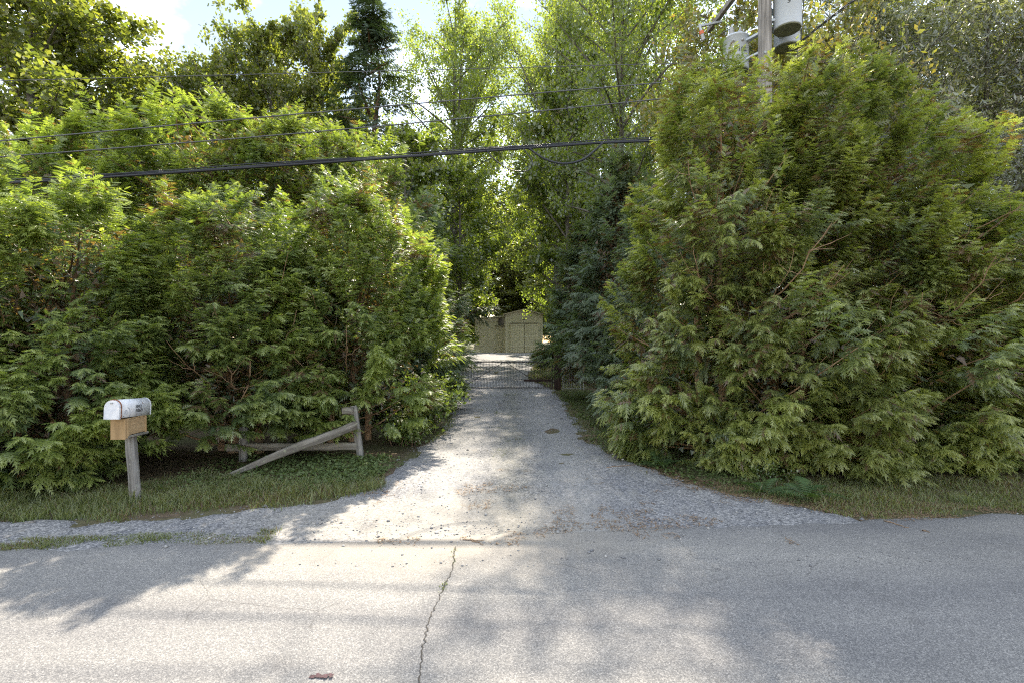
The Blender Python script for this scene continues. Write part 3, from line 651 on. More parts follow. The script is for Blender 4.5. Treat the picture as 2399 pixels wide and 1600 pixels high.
pop1 = leafy(21, 27, 5.2, 56, 18, 42000, .17, 'poplar', cb=.16, narrow=.75, up=52, forks=2, gap=.28)
pop2 = leafy(22, 25, 4.9, 56, 18, 42000, .17, 'poplar', cb=.12, narrow=.75, up=55, forks=2, gap=.28)
map1 = leafy(23, 20, 3.9, 52, 18, 42000, .205, 'maple', cb=.15, narrow=.75, up=48, gap=.1)
map2 = leafy(24, 20, 3.9, 52, 18, 42000, .205, 'maple', cb=.15, narrow=.75, up=55, gap=.15)
ald1 = leafy(30, 14, 3.3, 44, 16, 32000, .105, 'poplar', cb=.34, narrow=.7, up=52, gap=.12)
wil1 = leafy(25, 13, 4.2, 46, 18, 36000, .17, 'willow', cb=.06, narrow=.26, up=40, hang=.25, shape='full', gap=.05)
shr1 = leafy(26, 10, 2.2, 34, 14, 14000, .15, 'shrub_red', cb=.15, narrow=.5, up=60, gap=.1)
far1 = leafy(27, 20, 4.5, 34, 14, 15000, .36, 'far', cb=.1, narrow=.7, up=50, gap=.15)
fir1 = cedar(28, 22.5, 5.2, 560, prof='spire', mat='fir', L=(1.0, 1.9), nf=14, bough_area=2.4, tuft=.85, fill=3000, tmpl=FR4, base=.12, elev=(-12, 30), flen=.30, droop=.45, stems=1, bough=60)
ivyt = leafy(29, 11, 2.1, 40, 16, 20000, .15, 'poplar', cb=.12, narrow=.8, up=45, shape='full', gap=.0)
bg = [
    ('maple_tree', map1, (-23.8, 25.5), 1.9, (1.35, 1.35, 1.10), 'maple tree', 'big maple crown filling the top left corner above the hedge'),
    ('maple_tree', map2, (-25.0, 29.5), 3.0, (1.3, 1.3, 1.05), 'maple tree', 'maple behind the big crown in the top left corner'),
    ('maple_tree', map1, (-17.0, 36.0), .0, (1.1, 1.1, 1.05), 'maple tree', 'maple showing between and behind the maples above the left hedge'),
    ('maple_tree', map2, (-20.2, 31.0), .4, (.8, .8, .84), 'maple tree', 'lowest maple crown at the right of the open patch of sky'),
    ('maple_tree', map1, (-17.6, 31.5), 2.9, (.85, .85, .95), 'maple tree', 'second maple from the open sky above the left hedge'),
    ('maple_tree', map2, (-14.6, 31.0), 4.4, (.95, .95, 1.05), 'maple tree', 'tallest maple reaching the top of the photo above the left hedge'),
    ('maple_tree', map1, (-11.6, 31.5), .9, (.85, .85, 1.04), 'maple tree', 'maple standing just left of the dark fir'),
    ('fir_tree', fir1, (-7.9, 28.5), .2, (1.3, 1.3, .98), 'fir tree', 'dark narrow fir between the maples and the tall poplars'),
    ('poplar_tree', pop1, (-4.2, 37.0), .3, (.95, .95, 1.03), 'poplar tree', 'tall airy poplar left of the driveway opening with pale trunk'),
    ('poplar_tree', pop2, (-4.4, 44.0), 1.5, (1.0, 1.0, 1.15), 'poplar tree', 'tall poplar above the driveway opening beside the shed'),
    ('poplar_tree', pop2, (3.9, 42.0), 3.3, (1.0, 1.0, 1.12), 'poplar tree', 'yellow-green poplar right of the driveway opening'),
    ('poplar_tree', pop1, (6.0, 37.5), 2.2, (1.0, 1.0, 1.02), 'poplar tree', 'poplar behind the wires left of the utility pole'),
    ('poplar_tree', pop2, (10.6, 35.5), 5.2, (1.0, 1.0, 1.25), 'poplar tree', 'poplar directly behind the left transformer'),
    ('alder_tree', ald1, (3.9, 18.6), 1.1, (1, 1, 1.22), 'alder tree', 'yellow-green alder below the wires between the cypress and the pole'),
    ('alder_tree', ald1, (2.7, 30.5), 4.0, (1.1, 1.1, 1.56), 'alder tree', 'taller alder standing behind the gate over the right half of the drive'),
    ('maple_tree', map2, (9.3, 23.5), 1.1, (.85, .85, .62), 'maple tree', 'low dark maple below the wires behind the right hedge'),
    ('willow_tree', wil1, (11.2, 16.5), .2, (1.0, 1.0, 1.05), 'willow tree', 'silvery willow right of the transformers behind the hedge'),
    ('willow_tree', wil1, (15.0, 16.2), 2.1, (1.05, 1.05, 1.12), 'willow tree', 'silvery willow second from the right edge of the photo'),
    ('willow_tree', wil1, (18.4, 15.4), 4.0, (1.0, 1.0, 1.1), 'willow tree', 'silvery willow cut off by the right edge of the photo'),
    ('willow_tree', wil1, (14.0, 21.5), 5.3, (1.2, 1.2, 1.3), 'willow tree', 'tall dark willow standing behind the other silvery willows'),
    ('maple_tree', map1, (13.5, 27.0), 2.0, (1.2, 1.2, .85), 'maple tree', 'dense maple behind the willows, left of the two'),
    ('maple_tree', map2, (20.5, 24.0), 3.0, (1.4, 1.4, .9), 'maple tree', 'dense maple behind the willows at the right edge'),
    ('willow_sapling', wil1, (10.9, 9.9), 1.0, (.36, .36, .60), 'willow tree', 'small willow hiding the end of the thick cable at the right edge'),
    ('red_tipped_tree', shr1, (6.0, 13.6), .6, (.95, .95, 1.02), 'tree', 'slender tree with reddish shoot tips behind the left transformer'),
    ('red_tipped_tree', shr1, (8.4, 14.3), 3.6, (.9, .9, 1.0), 'tree', 'slender tree with reddish shoot tips right of the utility pole'),
    ('ivy_clad_tree', ivyt, (-2.75, 26.5), .4, (1, 1, 1.0), 'tree', 'leafy tree beyond the gate on the left with a dark bare trunk foot'),
    ('ivy_clad_tree', ivyt, (3.0, 27.0), 3.4, (1.25, 1.25, 1.6), 'tree', 'leafy tree beyond the gate on the right behind the cypress'),
    ('ivy_clad_tree', ivyt, (-4.6, 22.0), 2.4, (1.1, 1.1, 1.0), 'tree', 'leafy tree behind the dark cedar at the left gate post'),
]
for nm, me, loc, rz, sc, cat, lb in bg: plant(nm, me, loc, lb, cat, rz, sc)
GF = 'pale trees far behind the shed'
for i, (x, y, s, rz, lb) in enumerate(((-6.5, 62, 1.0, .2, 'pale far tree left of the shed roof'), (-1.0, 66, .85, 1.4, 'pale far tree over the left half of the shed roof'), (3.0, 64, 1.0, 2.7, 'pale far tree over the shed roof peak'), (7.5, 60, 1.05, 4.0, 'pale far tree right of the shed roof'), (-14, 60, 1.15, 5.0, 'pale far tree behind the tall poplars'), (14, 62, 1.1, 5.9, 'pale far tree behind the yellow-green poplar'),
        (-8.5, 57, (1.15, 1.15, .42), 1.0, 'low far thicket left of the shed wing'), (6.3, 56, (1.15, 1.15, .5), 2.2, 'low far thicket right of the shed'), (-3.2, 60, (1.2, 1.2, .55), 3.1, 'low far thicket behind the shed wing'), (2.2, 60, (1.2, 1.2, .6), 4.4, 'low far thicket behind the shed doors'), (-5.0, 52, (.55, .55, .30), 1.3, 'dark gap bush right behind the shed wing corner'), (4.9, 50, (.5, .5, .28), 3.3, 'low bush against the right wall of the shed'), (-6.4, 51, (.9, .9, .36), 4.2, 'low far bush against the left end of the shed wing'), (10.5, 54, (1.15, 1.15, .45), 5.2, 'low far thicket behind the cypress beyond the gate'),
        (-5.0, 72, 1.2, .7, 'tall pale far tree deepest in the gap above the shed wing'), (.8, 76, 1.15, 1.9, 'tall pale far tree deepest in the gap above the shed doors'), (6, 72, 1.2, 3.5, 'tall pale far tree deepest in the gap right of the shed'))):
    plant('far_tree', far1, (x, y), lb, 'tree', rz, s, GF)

# ------------------------------------------------------------------ broadleaf bushes, ferns, undergrowth
def bush(seed, H, Rr, nst, nleaf, leaf, mat, narrow=.7):
    g = np.random.default_rng(seed); az = g.random(nst) * 6.28; ev = np.radians(g.uniform(35, 85, nst)); ln = H * g.uniform(.75, 1.1, nst)
    d = np.stack([np.cos(ev) * np.cos(az) * Rr / H * 1.1, np.cos(ev) * np.sin(az) * Rr / H * 1.1, np.sin(ev)], -1); tt = np.linspace(0, 1, 7)[None, :, None]
    b = np.stack([g.normal(0, .12, nst), g.normal(0, .12, nst), np.zeros(nst)], -1)
    P = b[:, None] + ln[:, None, None] * (tt * d[:, None] + tt ** 2 * (np.stack([np.cos(az), np.sin(az), -np.full(nst, .8)], -1) * .22)[:, None])
    V, q = tubes(P, np.full((nst, 7), .007) * np.linspace(1.3, .4, 7)[None], 4); st = np_mesh('stems', V, q, M['bark_cedar'], smooth=True)
    i = g.integers(0, nst, nleaf); s = g.uniform(.12, 1, nleaf); si = s * 6 * .999; a0 = si.astype(int); f = (si - a0)[:, None]
    c = P[i, a0] * (1 - f) + P[i, a0 + 1] * f + g.normal(0, .07 * Rr + .015, (nleaf, 3)); c[:, 2] = np.abs(c[:, 2])
    fd = unit(g.normal(0, 1, (nleaf, 3)) + .6 * d[i] + np.array([0, 0, -.2])); nn = unit(g.normal(0, .6, (nleaf, 3)) + np.array([0, 0, 1.])); w = unit(np.cross(nn, fd)); up = np.cross(fd, w)
    sz = leaf * g.uniform(.6, 1.3, nleaf); h = (sz * narrow * .5)[:, None]
    a = c; e = c + fd * sz[:, None] - up * (sz * .12)[:, None]; m1 = c + fd * (sz * .4)[:, None]
    l = m1 + w * h + up * h * .3; r = m1 - w * h + up * h * .3
    Vq = np.stack([a, l, e, a, e, r], 1).reshape(-1, 3)
    at = np.repeat(np.stack([g.random(nleaf), s * g.random(nleaf), g.random(nleaf)], -1), 6, 0)
    return tri_mesh('crown', Vq, M[mat], at), st
bu1 = bush(31, 1.25, .75, 42, 3400, .085, 'bramble')
bu2 = bush(32, .7, .5, 26, 1400, .07, 'bramble')
bp = ('crown', 'stems')
plant('broadleaf_bush', bu1, (-1.72, 9.4), 'light green broadleaf bush at the left driveway edge before the gate', 'bush', .3, (1, 1.1, 1.0), parts=bp)
plant('broadleaf_bush', bu1, (-1.95, 11.2), 'taller broadleaf bush beside the left gate post', 'bush', 2.3, (.95, 1.1, 1.12), parts=bp)
plant('broadleaf_bush', bu2, (-1.72, 8.2), 'low broadleaf bush at the foot of the left hedge corner', 'bush', 4.3, (.9, 1, .85), parts=bp)
plant('bramble', bu2, (2.05, 8.6), 'bramble with pale leaves at the left foot of the right hedge', 'bramble', 1.0, (.9, 1, 1.35), parts=bp)
plant('bramble', bu1, (6.6, 6.7), 'bramble tangle at the far right foot of the right hedge', 'bramble', 3.0, (.8, .7, .6), parts=bp)
plant('bramble', bu1, (5.75, 6.55), 'low bramble in the hollow right of the big right cedars', 'bramble', 5.0, (.6, .6, .45), parts=bp)
plant('bramble', bu2, (3.05, 6.25), 'small nettle-like weed under the front of the right hedge', 'weed', 2.0, (.5, .5, .45), parts=bp)

FERNM = None
def fern_frond(mat):
    K = 15; T = []; A = []
    for k in range(K):
        x = .08 + .9 * k / K; l = .24 * math.sin(math.pi * (.18 + .8 * k / K)) ; w = .05
        z = .55 * x - .62 * x * x
        for s in (-1, 1): T += [(x, 0, z), (x + w, 0, z + .01), (x + .05 + l * .2, s * l, z - .05 * l - .02)]; A += [(random.random(), x * .6, 0)] * 3
    return np.array(T, dtype=float), np.array(A)
fT, fA = fern_frond(None); fern_me = tri_mesh('frond', fT, M['fern'], fA)
for x, y, s, n, lb in ((2.78, 5.62, .40, 9, 'fern clump at the front foot of the right hedge, left of the pair'), (3.15, 5.48, .46, 10, 'larger fern clump at the front foot of the right hedge, right of the pair'), (1.95, 6.75, .42, 8, 'fern at the driveway corner of the right hedge')):
    t = thing('fern', lb, 'fern', (x, y, float(ground_z(x, y))), 0, 'ferns along the right hedge')
    for k in range(n):
        o = link('frond', fern_me, t); o.rotation_euler = (random.uniform(-.25, .25), random.uniform(-.45, .1), k * 6.283 / n + random.uniform(-.25, .25)); sc = s * random.uniform(.75, 1.15); o.scale = (sc, sc, sc)

def scatter(n, x0, x1, y0, y1, keep):
    x = rng.uniform(x0, x1, n); y = rng.uniform(y0, y1, n); k = keep(x, y); return x[k], y[k]
def blades(x, y, hgt, wid, mat, name, zf, lay=.45, dryk=.55):
    n = len(x); z = zf(x, y); a = rng.random(n) * 6.28; h = hgt * rng.uniform(.5, 1.25, n) * (.45 + 1.1 * vnoise(x, y, 2.1, 91) ** 1.5 + .55 * (vnoise(x, y, 9, 92) > .72)); b = rng.normal(0, lay, (n, 2)) * h[:, None]
    w = np.stack([np.cos(a), np.sin(a)], -1) * (wid / 2 * rng.uniform(.7, 1.3, n))[:, None]
    p = np.stack([x, y], -1); z = z - .008
    l0 = np.column_stack([p - w, z]); r0 = np.column_stack([p + w, z]); m_ = p + b * .4
    l1 = np.column_stack([m_ - w * .7, z + h * .6]); r1 = np.column_stack([m_ + w * .7, z + h * .6]); t = np.column_stack([p + b, z + h * .95])
    V = np.stack([l0, r0, r1, l0, r1, l1, l1, r1, t], 1).reshape(-1, 3)
    dry = np.clip(vnoise(x, y, 1.7, 93) * 1.5 - dryk, 0, 1); at = np.repeat(np.stack([np.clip(.55 * rng.random(n) + .55 * dry, 0, 1), np.zeros(n), np.where(rng.random(n) < .28 * dry, 1., rng.random(n) * .93)], -1), 9, 0).reshape(n, 9, 3); at[:, [8], 1] = .9; at[:, [2, 4, 5, 6, 7], 1] = .35
    return tri_mesh(name, V, mat, at)
def gz(x, y): return np.maximum(ground_z(x, y), np.where(np.abs(sdist(x, y)) < .6, gravel_z(x, y), -9))
def edge_fade(d, x, y, s): return d + .40 * (vnoise(x, y, 2.2, s) - .5) + .26 * (vnoise(x, y, 7, s + 1) - .5) + rng.normal(0, .05, len(x))
x, y = scatter(58000, -7.0, -1.2, 4.1, 6.4, lambda x, y: (edge_fade(-sdist(x, y), x, y, 41) > .0) & (y < 6.1 + .25 * np.sin(3 * x)) & (rng.random(len(x)) < np.clip(1.35 - (y - 5.0) * .6, .25, 1)))
o = link('verge_grass', blades(x, y, .085, .0065, M['grass'], 'verge_grass', gz), kind='stuff'); tag(o, 'short green grass along the left verge under the hedge', 'grass')
x, y = scatter(44000, 1.6, 7.5, 4.5, 6.6, lambda x, y: (edge_fade(y - road_edge(x) - .10, x, y, 43) > 0) & (edge_fade(-sdist(x, y), x, y, 45) > -.02) & (y < 6.2) & (rng.random(len(x)) < np.clip(.10 + .75 * (x - 2.3), .08, 1)))
o = link('verge_grass', blades(x, y, .07, .0065, M['grass'], 'verge_grass', gz, .5, .2), kind='stuff'); tag(o, 'dry patchy grass along the right verge below the hedge', 'grass')
def patchy(x, y): return vnoise(x, y, 1.3, 51) * .6 + vnoise(x, y, 5, 52) * .4
x, y = scatter(30000, -7.5, -2.0, 4.0, 4.75, lambda x, y: (np.abs(y - road_edge(x) - .10) < .16) & (patchy(x * .7, y * 2) > .46))
o = link('shoulder_grass', blades(x, y, .045, .006, M['grass'], 'shoulder_grass', lambda x, y: gravel_z(x, y), .7, .25), kind='stuff'); tag(o, 'thin worn strips of grass on the left gravel shoulder', 'grass')
x, y = scatter(30000, -1.4, 1.7, 5.6, 17.5, lambda x, y: ((sdist(x, y) < .25 * vnoise(x, y, 3, 61)) & (sdist(x, y) > -.5)) | ((np.abs(x + .1) < .3) & (patchy(x, y) > .66) & (y > 7)))
o = link('driveway_weeds', blades(x, y, .05, .008, M['grass'], 'driveway_weeds', gz, .6), kind='stuff'); tag(o, 'sparse weeds along the driveway edges and down its middle', 'weeds')
x, y = scatter(7000, .3, 5, 18.2, 34, lambda x, y: sdist(x, y) < .05)
o = link('yard_grass', blades(x, y, .10, .045, M['grass'], 'yard_grass', gz), kind='stuff'); tag(o, 'yellow-green grass beyond the gate on the right', 'grass')
k = rng.random(100) * .55; i = np.minimum((k * (len(pts) - 20)).astype(int), len(pts) - 1); wgt = (np.sin(i * .35) > -.1); i = i[wgt]
x = pts[i, 0] + rng.normal(0, .008, len(i)); y = pts[i, 1] + rng.normal(0, .01, len(i))
o = link('crack_weeds', blades(x, y, .014, .006, M['grass'], 'crack_weeds', lambda x, y: road_z(x, y) + .006, .8), kind='stuff'); tag(o, 'tiny weeds growing in the asphalt crack', 'weeds')

def ground_leaves(x, y, size, mat, name, zoff=.03):
    n = len(x); z = gz(x, y) + np.abs(rng.normal(0, zoff, n)) + .008; c = np.column_stack([x, y, z])
    fd = unit(rng.normal(0, 1, (n, 3)) * np.array([1, 1, .35])); nn = unit(rng.normal(0, .4, (n, 3)) + np.array([0, 0, 1.])); w = unit(np.cross(nn, fd)); sz = size * rng.uniform(.6, 1.3, n); h = (sz * .42)[:, None]
    m_ = c + fd * (sz * .35)[:, None]; e = c + fd * sz[:, None]
    V = np.stack([c, m_ + w * h, e, c, e, m_ - w * h], 1).reshape(-1, 3)
    at = np.repeat(np.stack([rng.random(n), rng.random(n) * .6, rng.random(n)], -1), 6, 0)
    return tri_mesh(name, V, mat, at)
x, y = scatter(26000, 1.1, 3.4, 5.9, 17.2, lambda x, y: (edge_fade(-sdist(x, y), x, y, 71) > .06) & (-sdist(x, y) < 1.3))
o = link('ground_ivy', ground_leaves(x, y, .036, M['ivy'], 'ground_ivy'), kind='stuff'); tag(o, 'low dark ground cover between the driveway and the right hedge', 'ground cover')
x, y = scatter(15000, -4.2, -1.4, 5.5, 7.4, lambda x, y: (edge_fade(-sdist(x, y), x, y, 73) > .12) & (rng.random(len(x)) < np.clip((x + 4.4) / 2.6, .05, 1) * np.clip((y - 5.4) * 1.6, .1, 1)))
o = link('ground_ivy', ground_leaves(x, y, .038, M['ivy'], 'ground_ivy'), kind='stuff'); tag(o, 'low green ground cover around the fallen fence rail', 'ground cover')
# needle litter along the right edge and below the hedges
def slivers(x, y, ln, mat, name, zf):
    n = len(x); z = zf(x, y) + .004 + .012 * rng.random(n); a = rng.random(n) * 6.28; d = np.stack([np.cos(a), np.sin(a)], -1) * (ln * rng.uniform(.4, 1.2, n))[:, None]; w = np.stack([-np.sin(a), np.cos(a)], -1) * .0045
    p = np.stack([x, y], -1); V = np.stack([np.column_stack([p - w, z]), np.column_stack([p + w, z]), np.column_stack([p + d, z + rng.normal(0, .006, n)])], 1).reshape(-1, 3)
    at = np.repeat(np.stack([rng.random(n), rng.random(n), np.zeros(n)], -1), 3, 0); return tri_mesh(name, V, mat, at)
top = lambda x, y: np.maximum(np.maximum(ground_z(x, y), gravel_z(x, y)), np.where(y < road_edge(x) + .3, road_z(x, y), -9))
x, y = scatter(60000, 1.2, 7.5, 4.6, 9, lambda x, y: (np.abs(edge_fade(np.where(x > 3.2, road_edge(x) + .05 - y, sdist(x, y)), x, y, 81) + .12) < .24) & (y > road_edge(x) - .1) & (patchy(x, y) > .38))
x2, y2 = scatter(9000, -1.6, 2.6, 4.1, 6.2, lambda x, y: patchy(x * 1.5 + 9, y * 1.5) > .63)
x3, y3 = scatter(7000, -5, -1.6, 5.4, 7.6, lambda x, y: sdist(x, y) < -.3)
o = link('needle_litter', slivers(np.r_[x, x2, x3], np.r_[y, y2, y3], .05, M['litter'], 'needle_litter', top), kind='stuff'); tag(o, 'brown fallen needles and bark bits along the driveway edges', 'litter')
# loose stones
def stones(x, y, size, mat, name, zf):
    n = len(x); z = zf(x, y); oc = np.array([(1, 0, 0), (0, 1, 0), (-1, 0, 0), (0, -1, 0), (0, 0, .7), (0, 0, -.5)], float)
    s = size * rng.lognormal(0, .5, n); V = (oc[None] * rng.uniform(.6, 1.2, (n, 6, 1)) * s[:, None, None]); a = rng.random(n) * 6.28
    ca, sa = np.cos(a)[:, None], np.sin(a)[:, None]; V = np.stack([V[..., 0] * ca - V[..., 1] * sa, V[..., 0] * sa + V[..., 1] * ca, V[..., 2]], -1) + np.column_stack([x, y, z + .2 * s])[:, None]
    f = np.array([(0, 1, 4), (1, 2, 4), (2, 3, 4), (3, 0, 4), (1, 0, 5), (2, 1, 5), (3, 2, 5), (0, 3, 5)]); F = (f[None] + 6 * np.arange(n)[:, None, None]).reshape(-1, 3)
    at = np.repeat(np.stack([rng.random(n), rng.random(n), np.zeros(n)], -1), 6, 0)
    return np_mesh(name, V.reshape(-1, 3), F, mat, at)
def stone_mat():
    m, ns, ls = new_mat('loose_stone'); at = ns.new('ShaderNodeAttribute'); at.attribute_name = 'v'; sp = ns.new('ShaderNodeSeparateXYZ'); ls.new(at.outputs['Vector'], sp.inputs[0])
    r = ramp(ns, [(0, (.13, .13, .135)), (.5, (.21, .21, .212)), (.85, (.32, .315, .30)), (1, (.45, .43, .40))]); ls.new(sp.outputs[0], r.inputs['Fac'])
    return finish(m, ns, ls, r.outputs['Color'], .85)
M['stone'] = stone_mat()
x, y = scatter(9000, -5, 3.2, 4.0, 11, lambda x, y: (sdist(x, y) > -.1) & (y > road_edge(x) - .02))
x9, y9 = scatter(26000, -8, 6.5, 3.7, 9, lambda x, y: ((np.abs(sdist(x, y)) < .14) | (np.abs(y - road_edge(x)) < .10)) & (rng.random(len(x)) < .5))
x, y = np.r_[x, x9], np.r_[y, y9]
x2, y2 = scatter(1500, -2.6, 2.4, 3.6, 4.7, lambda x, y: rng.random(len(x)) < np.clip((y - 3.5) / 1.0, 0, 1) ** 2)
o = link('loose_gravel', stones(np.r_[x, x2], np.r_[y, y2], .0056, M['stone'], 'loose_gravel', top), kind='stuff'); tag(o, 'loose grey stones scattered over the driveway mouth', 'gravel')

# ------------------------------------------------------------------ mailbox on its post
mb = thing('mailbox', 'white chipped metal mailbox on a wooden box and leaning grey post', 'mailbox', (-3.90, 5.32, 0))
me = log_mesh('post', .80, .085, .085, M['wood_grey_z'], 5, 0, 2, 12); o = link('post', me, mb); o.location = (0, 0, -.10); o.rotation_euler = (0, R(-4.6), 0)
# newspaper box
wx, wy, wz = -.06, -.02, .775
wbox = bm_obj('wooden_box', box_bm(.150, .285, .012, (wx, wy, wz + .094), None, .002), M['wood_box'], mb)
bm_obj('front_panel', box_bm(.150, .014, .205, (wx, wy - .150, wz - .006), None, .002), M['wood_box'], wbox)
bm_obj('back_panel', box_bm(.146, .012, .180, (wx, wy + .137, wz), None, .002), M['wood_box'], wbox)
bm_obj('side_panel', box_bm(.012, .262, .156, (wx + .068, wy, wz + .008), None, .002), M['wood_box_side'], wbox)
bm_obj('side_panel', box_bm(.012, .262, .156, (wx - .068, wy, wz + .008), None, .002), M['wood_box_side'], wbox)
bm_obj('corner_batten', box_bm(.016, .030, .188, (wx + .0765, wy - .126, wz - .004), None, .002), M['wood_box'], wbox)
bm_obj('corner_batten', box_bm(.014, .020, .172, (wx + .0755, wy + .128, wz + .004), None, .002), M['wood_box'], wbox)
bm_obj('bottom_board', box_bm(.158, .300, .022, (wx + .006, wy + .012, wz - .088), None, .003), M['wood_grey_x'], wbox)
bm_obj('nail_strip', box_bm(.090, .090, .008, (-.052, 0, wz - .104), None, .001), M['rust'], wbox)
# metal box: arched section swept along Y, tilted back a little
def arch(w, hw, n=12):
    p = [(-w / 2, 0)] + [(-w / 2, hw)] + [(w / 2 * math.cos(math.pi - math.pi * i / n), hw + w / 2 * math.sin(math.pi * i / n)) for i in range(1, n)] + [(w / 2, hw), (w / 2, 0)]
    return p
def arch_bm(w, hw, y0, y1, bulge=0):
    b = bmesh.new(); p = arch(w, hw); A = [b.verts.new((x, y0, z)) for x, z in p]; B = [b.verts.new((x, y1, z)) for x, z in p]
    for i in range(len(p)): b.faces.new((A[i], A[(i + 1) % len(p)], B[(i + 1) % len(p)], B[i]))
    b.faces.new(A[::-1]); b.faces.new(B); return b
mroot = bm_obj('metal_box', arch_bm(.146, .105, -.205, .215), M['mailbox'], mb)
mroot.location = (-.060, -.03, .882); mroot.rotation_euler = (R(-3.2), 0, R(-.5))
for p in mroot.data.polygons: p.use_smooth = len(p.vertices) == 4 and abs(p.normal.y) < .3 and p.normal.z > -.5
d_ = bm_obj('door', arch_bm(.152, .112, -.229, -.2055), M['mailbox'], mroot); d_.location = (-.001, 0, -.012)
bm_obj('door_rim', arch_bm(.1545, .1075, -.2052, -.194), M['rust'], mroot)
bm_obj('door_pull', box_bm(.022, .016, .012, (0, -.236, .148), None, .003), M['galv'], mroot)
bm_obj('back_seam', arch_bm(.1490, .1058, .208, .2175), M['mailbox'], mroot)
tx = .0742
text_obj('number', '5842', .044, M['black_ink'], mroot, (tx, .035, .100), (R(90), 0, R(90)))
text_obj('number', '5860', .050, M['black_ink'], mroot, (tx, .042, .058), (R(90), 0, R(90)))
# faded round postal stamp and sweep on the side
b = bmesh.new()
for r0, r1, a0, a1, cy_, cz in ((.019, .0225, 0, 360, -.135, .052), (.009, .0125, 40, 320, -.135, .052), (.066, .072, -35, 62, -.150, .040)):
    n = 20
    for i in range(n):
        q4 = []
        for rr, ii in ((r0, i), (r1, i), (r1, i + 1), (r0, i + 1)):
            a = R(a0 + (a1 - a0) * ii / n); q4.append(b.verts.new((.0745 if rr < .05 else .0745, cy_ + rr * math.cos(a), min(cz + rr * math.sin(a), .104))))
        b.faces.new(q4)
bm_obj('faded_stamp', b, M['grey_ink'], mroot)
for i in range(5): bm_obj('screw', lathe_bm([(.004, 0), (.004, .003), (.002, .004)], 8, (.073, -.17 + .085 * i, .012), Quaternion((0, 1, 0), R(90)).to_matrix()), M['black_ink'], mroot)

# ------------------------------------------------------------------ broken rail fence
fe = thing('rail_fence', 'low weathered split-rail fence section with a leaning end post under the left hedge', 'fence', (-2.14, 7.28, 0))
o = link('post', log_mesh('post', .84, .080, .09, M['wood_grey_z'], 8, 0, 2, 12), fe); o.location = (0, 0, -.10); o.rotation_euler = (0, R(-8), 0)
o = link('post', log_mesh('post', .52, .085, .10, M['wood_grey_z'], 9, 0, 2, 8), fe); o.location = (-1.62, -.12, -.08)
o = link('rail', log_mesh('rail', 1.82, .07, .105, M['wood_grey_x'], 10, 0, 0, 16), fe); o.location = (-1.85, -.13, .178); o.rotation_euler = (0, R(-.3), R(4.5))
o = link('broken_rail', log_mesh('broken_rail', .14, .07, .10, M['wood_grey_x'], 11, 0, 0, 6), fe); o.location = (-.25, -.07, .68); o.rotation_euler = (0, R(-2), R(4))
fr_ = link('fallen_rail', log_mesh('fallen_rail', 1.66, .075, .112, M['wood_grey_x'], 12, .62, 0, 18)); tag(fr_, 'weathered grey rail fallen diagonally from the fence post to the ground', 'fence rail')
a = Vector((-2.22, 7.10, .475)); bpt = Vector((-3.47, 6.30, .02)); dv = bpt - a
fr_.location = a - dv.normalized() * .06; fr_.rotation_mode = 'QUATERNION'; fr_.rotation_quaternion = dv.to_track_quat('X', 'Z')

# ------------------------------------------------------------------ gate, gate posts, wire fence
GY = 17.6
ga = thing('driveway_gate', 'dark metal bar gate with crossed braces closing the driveway', 'gate', (-1.92, GY, 0))
GW, GB0, GT = 3.30, .07, .955
for nm, z in (('bottom_rail', GB0), ('top_rail', GT)): tube_obj(nm, [(0, 0, z), (GW / 2, 0, z), (GW, 0, z)], .019, M['gate_metal'], ga)
for x_ in (0, GW): tube_obj('end_post', [(x_, 0, GB0 - .02), (x_, 0, .5), (x_, 0, GT + .02)], .024, M['gate_metal'], ga)
tube_obj('middle_rail', [(0, 0, .35), (GW / 2, 0, .35), (GW, 0, .35)], .008, M['gate_metal'], ga, 6)
bar = np_mesh('bar', *tubes(np.array([[(0, 0, GB0), (0, 0, .5), (0, 0, GT)]], float), np.full((1, 3), .0075), 6), M['gate_metal'], smooth=True)
lbar = np_mesh('short_bar', *tubes(np.array([[(0, 0, GB0), (0, 0, .2), (0, 0, .35)]], float), np.full((1, 3), .006), 6), M['gate_metal'], smooth=True)
nb = 31
for i in range(1, nb + 1):
    o = link('bar', bar, ga); o.location = (GW * i / (nb + 1), 0, 0)
    o = link('short_bar', lbar, ga); o.location = (GW * (i + .5) / (nb + 1), 0, 0)
tube_obj('brace', [(.24, -.022, GB0 + .03), (.9, -.022, .5), (1.62, -.022, GT - .02)], .012, M['gate_metal'], ga, 6)
tube_obj('brace', [(1.72, -.022, GT - .02), (2.4, -.022, .5), (3.08, -.022, GB0 + .03)], .012, M['gate_metal'], ga, 6)
bm_obj('board', box_bm(.95, .03, .075, (GW - .50, -.045, .325), None, .004), M['wood_dark'], ga)
for z in (.25, .85): bm_obj('hinge', box_bm(.12, .03, .035, (GW + .06, 0, z), None, .004), M['gate_metal'], ga)
gp = thing('gate_post', 'thick dark timber gate post at the right of the gate', 'post', (1.56, GY - .05, 0))
bm_obj('timber', box_bm(.225, .20, 1.32, (0, 0, .52), None, .012), M['wood_dark'], gp)
bm_obj('latch_plate', box_bm(.035, .012, .05, (-.03, -.107, .98), None, .002), M['galv'], gp)
gp = thing('gate_post', 'reddish brown gate post in the bush at the left of the gate', 'post', (-2.03, GY - .1, 0))
bm_obj('timber', box_bm(.19, .19, .95, (0, 0, .30), None, .012), M['wood_red'], gp)
wf = thing('wire_fence', 'narrow wire fence panel right of the dark gate post', 'fence', (1.72, GY - .05, 0))
for x_ in (.02, .62, .735): tube_obj('post', [(x_, 0, -.05), (x_, 0, .6), (x_, 0, 1.14)], .017, M['galv'], wf, 6)
tube_obj('rail', [(.02, 0, 1.10), (.4, 0, 1.10), (.735, 0, 1.10)], .008, M['galv'], wf, 6)
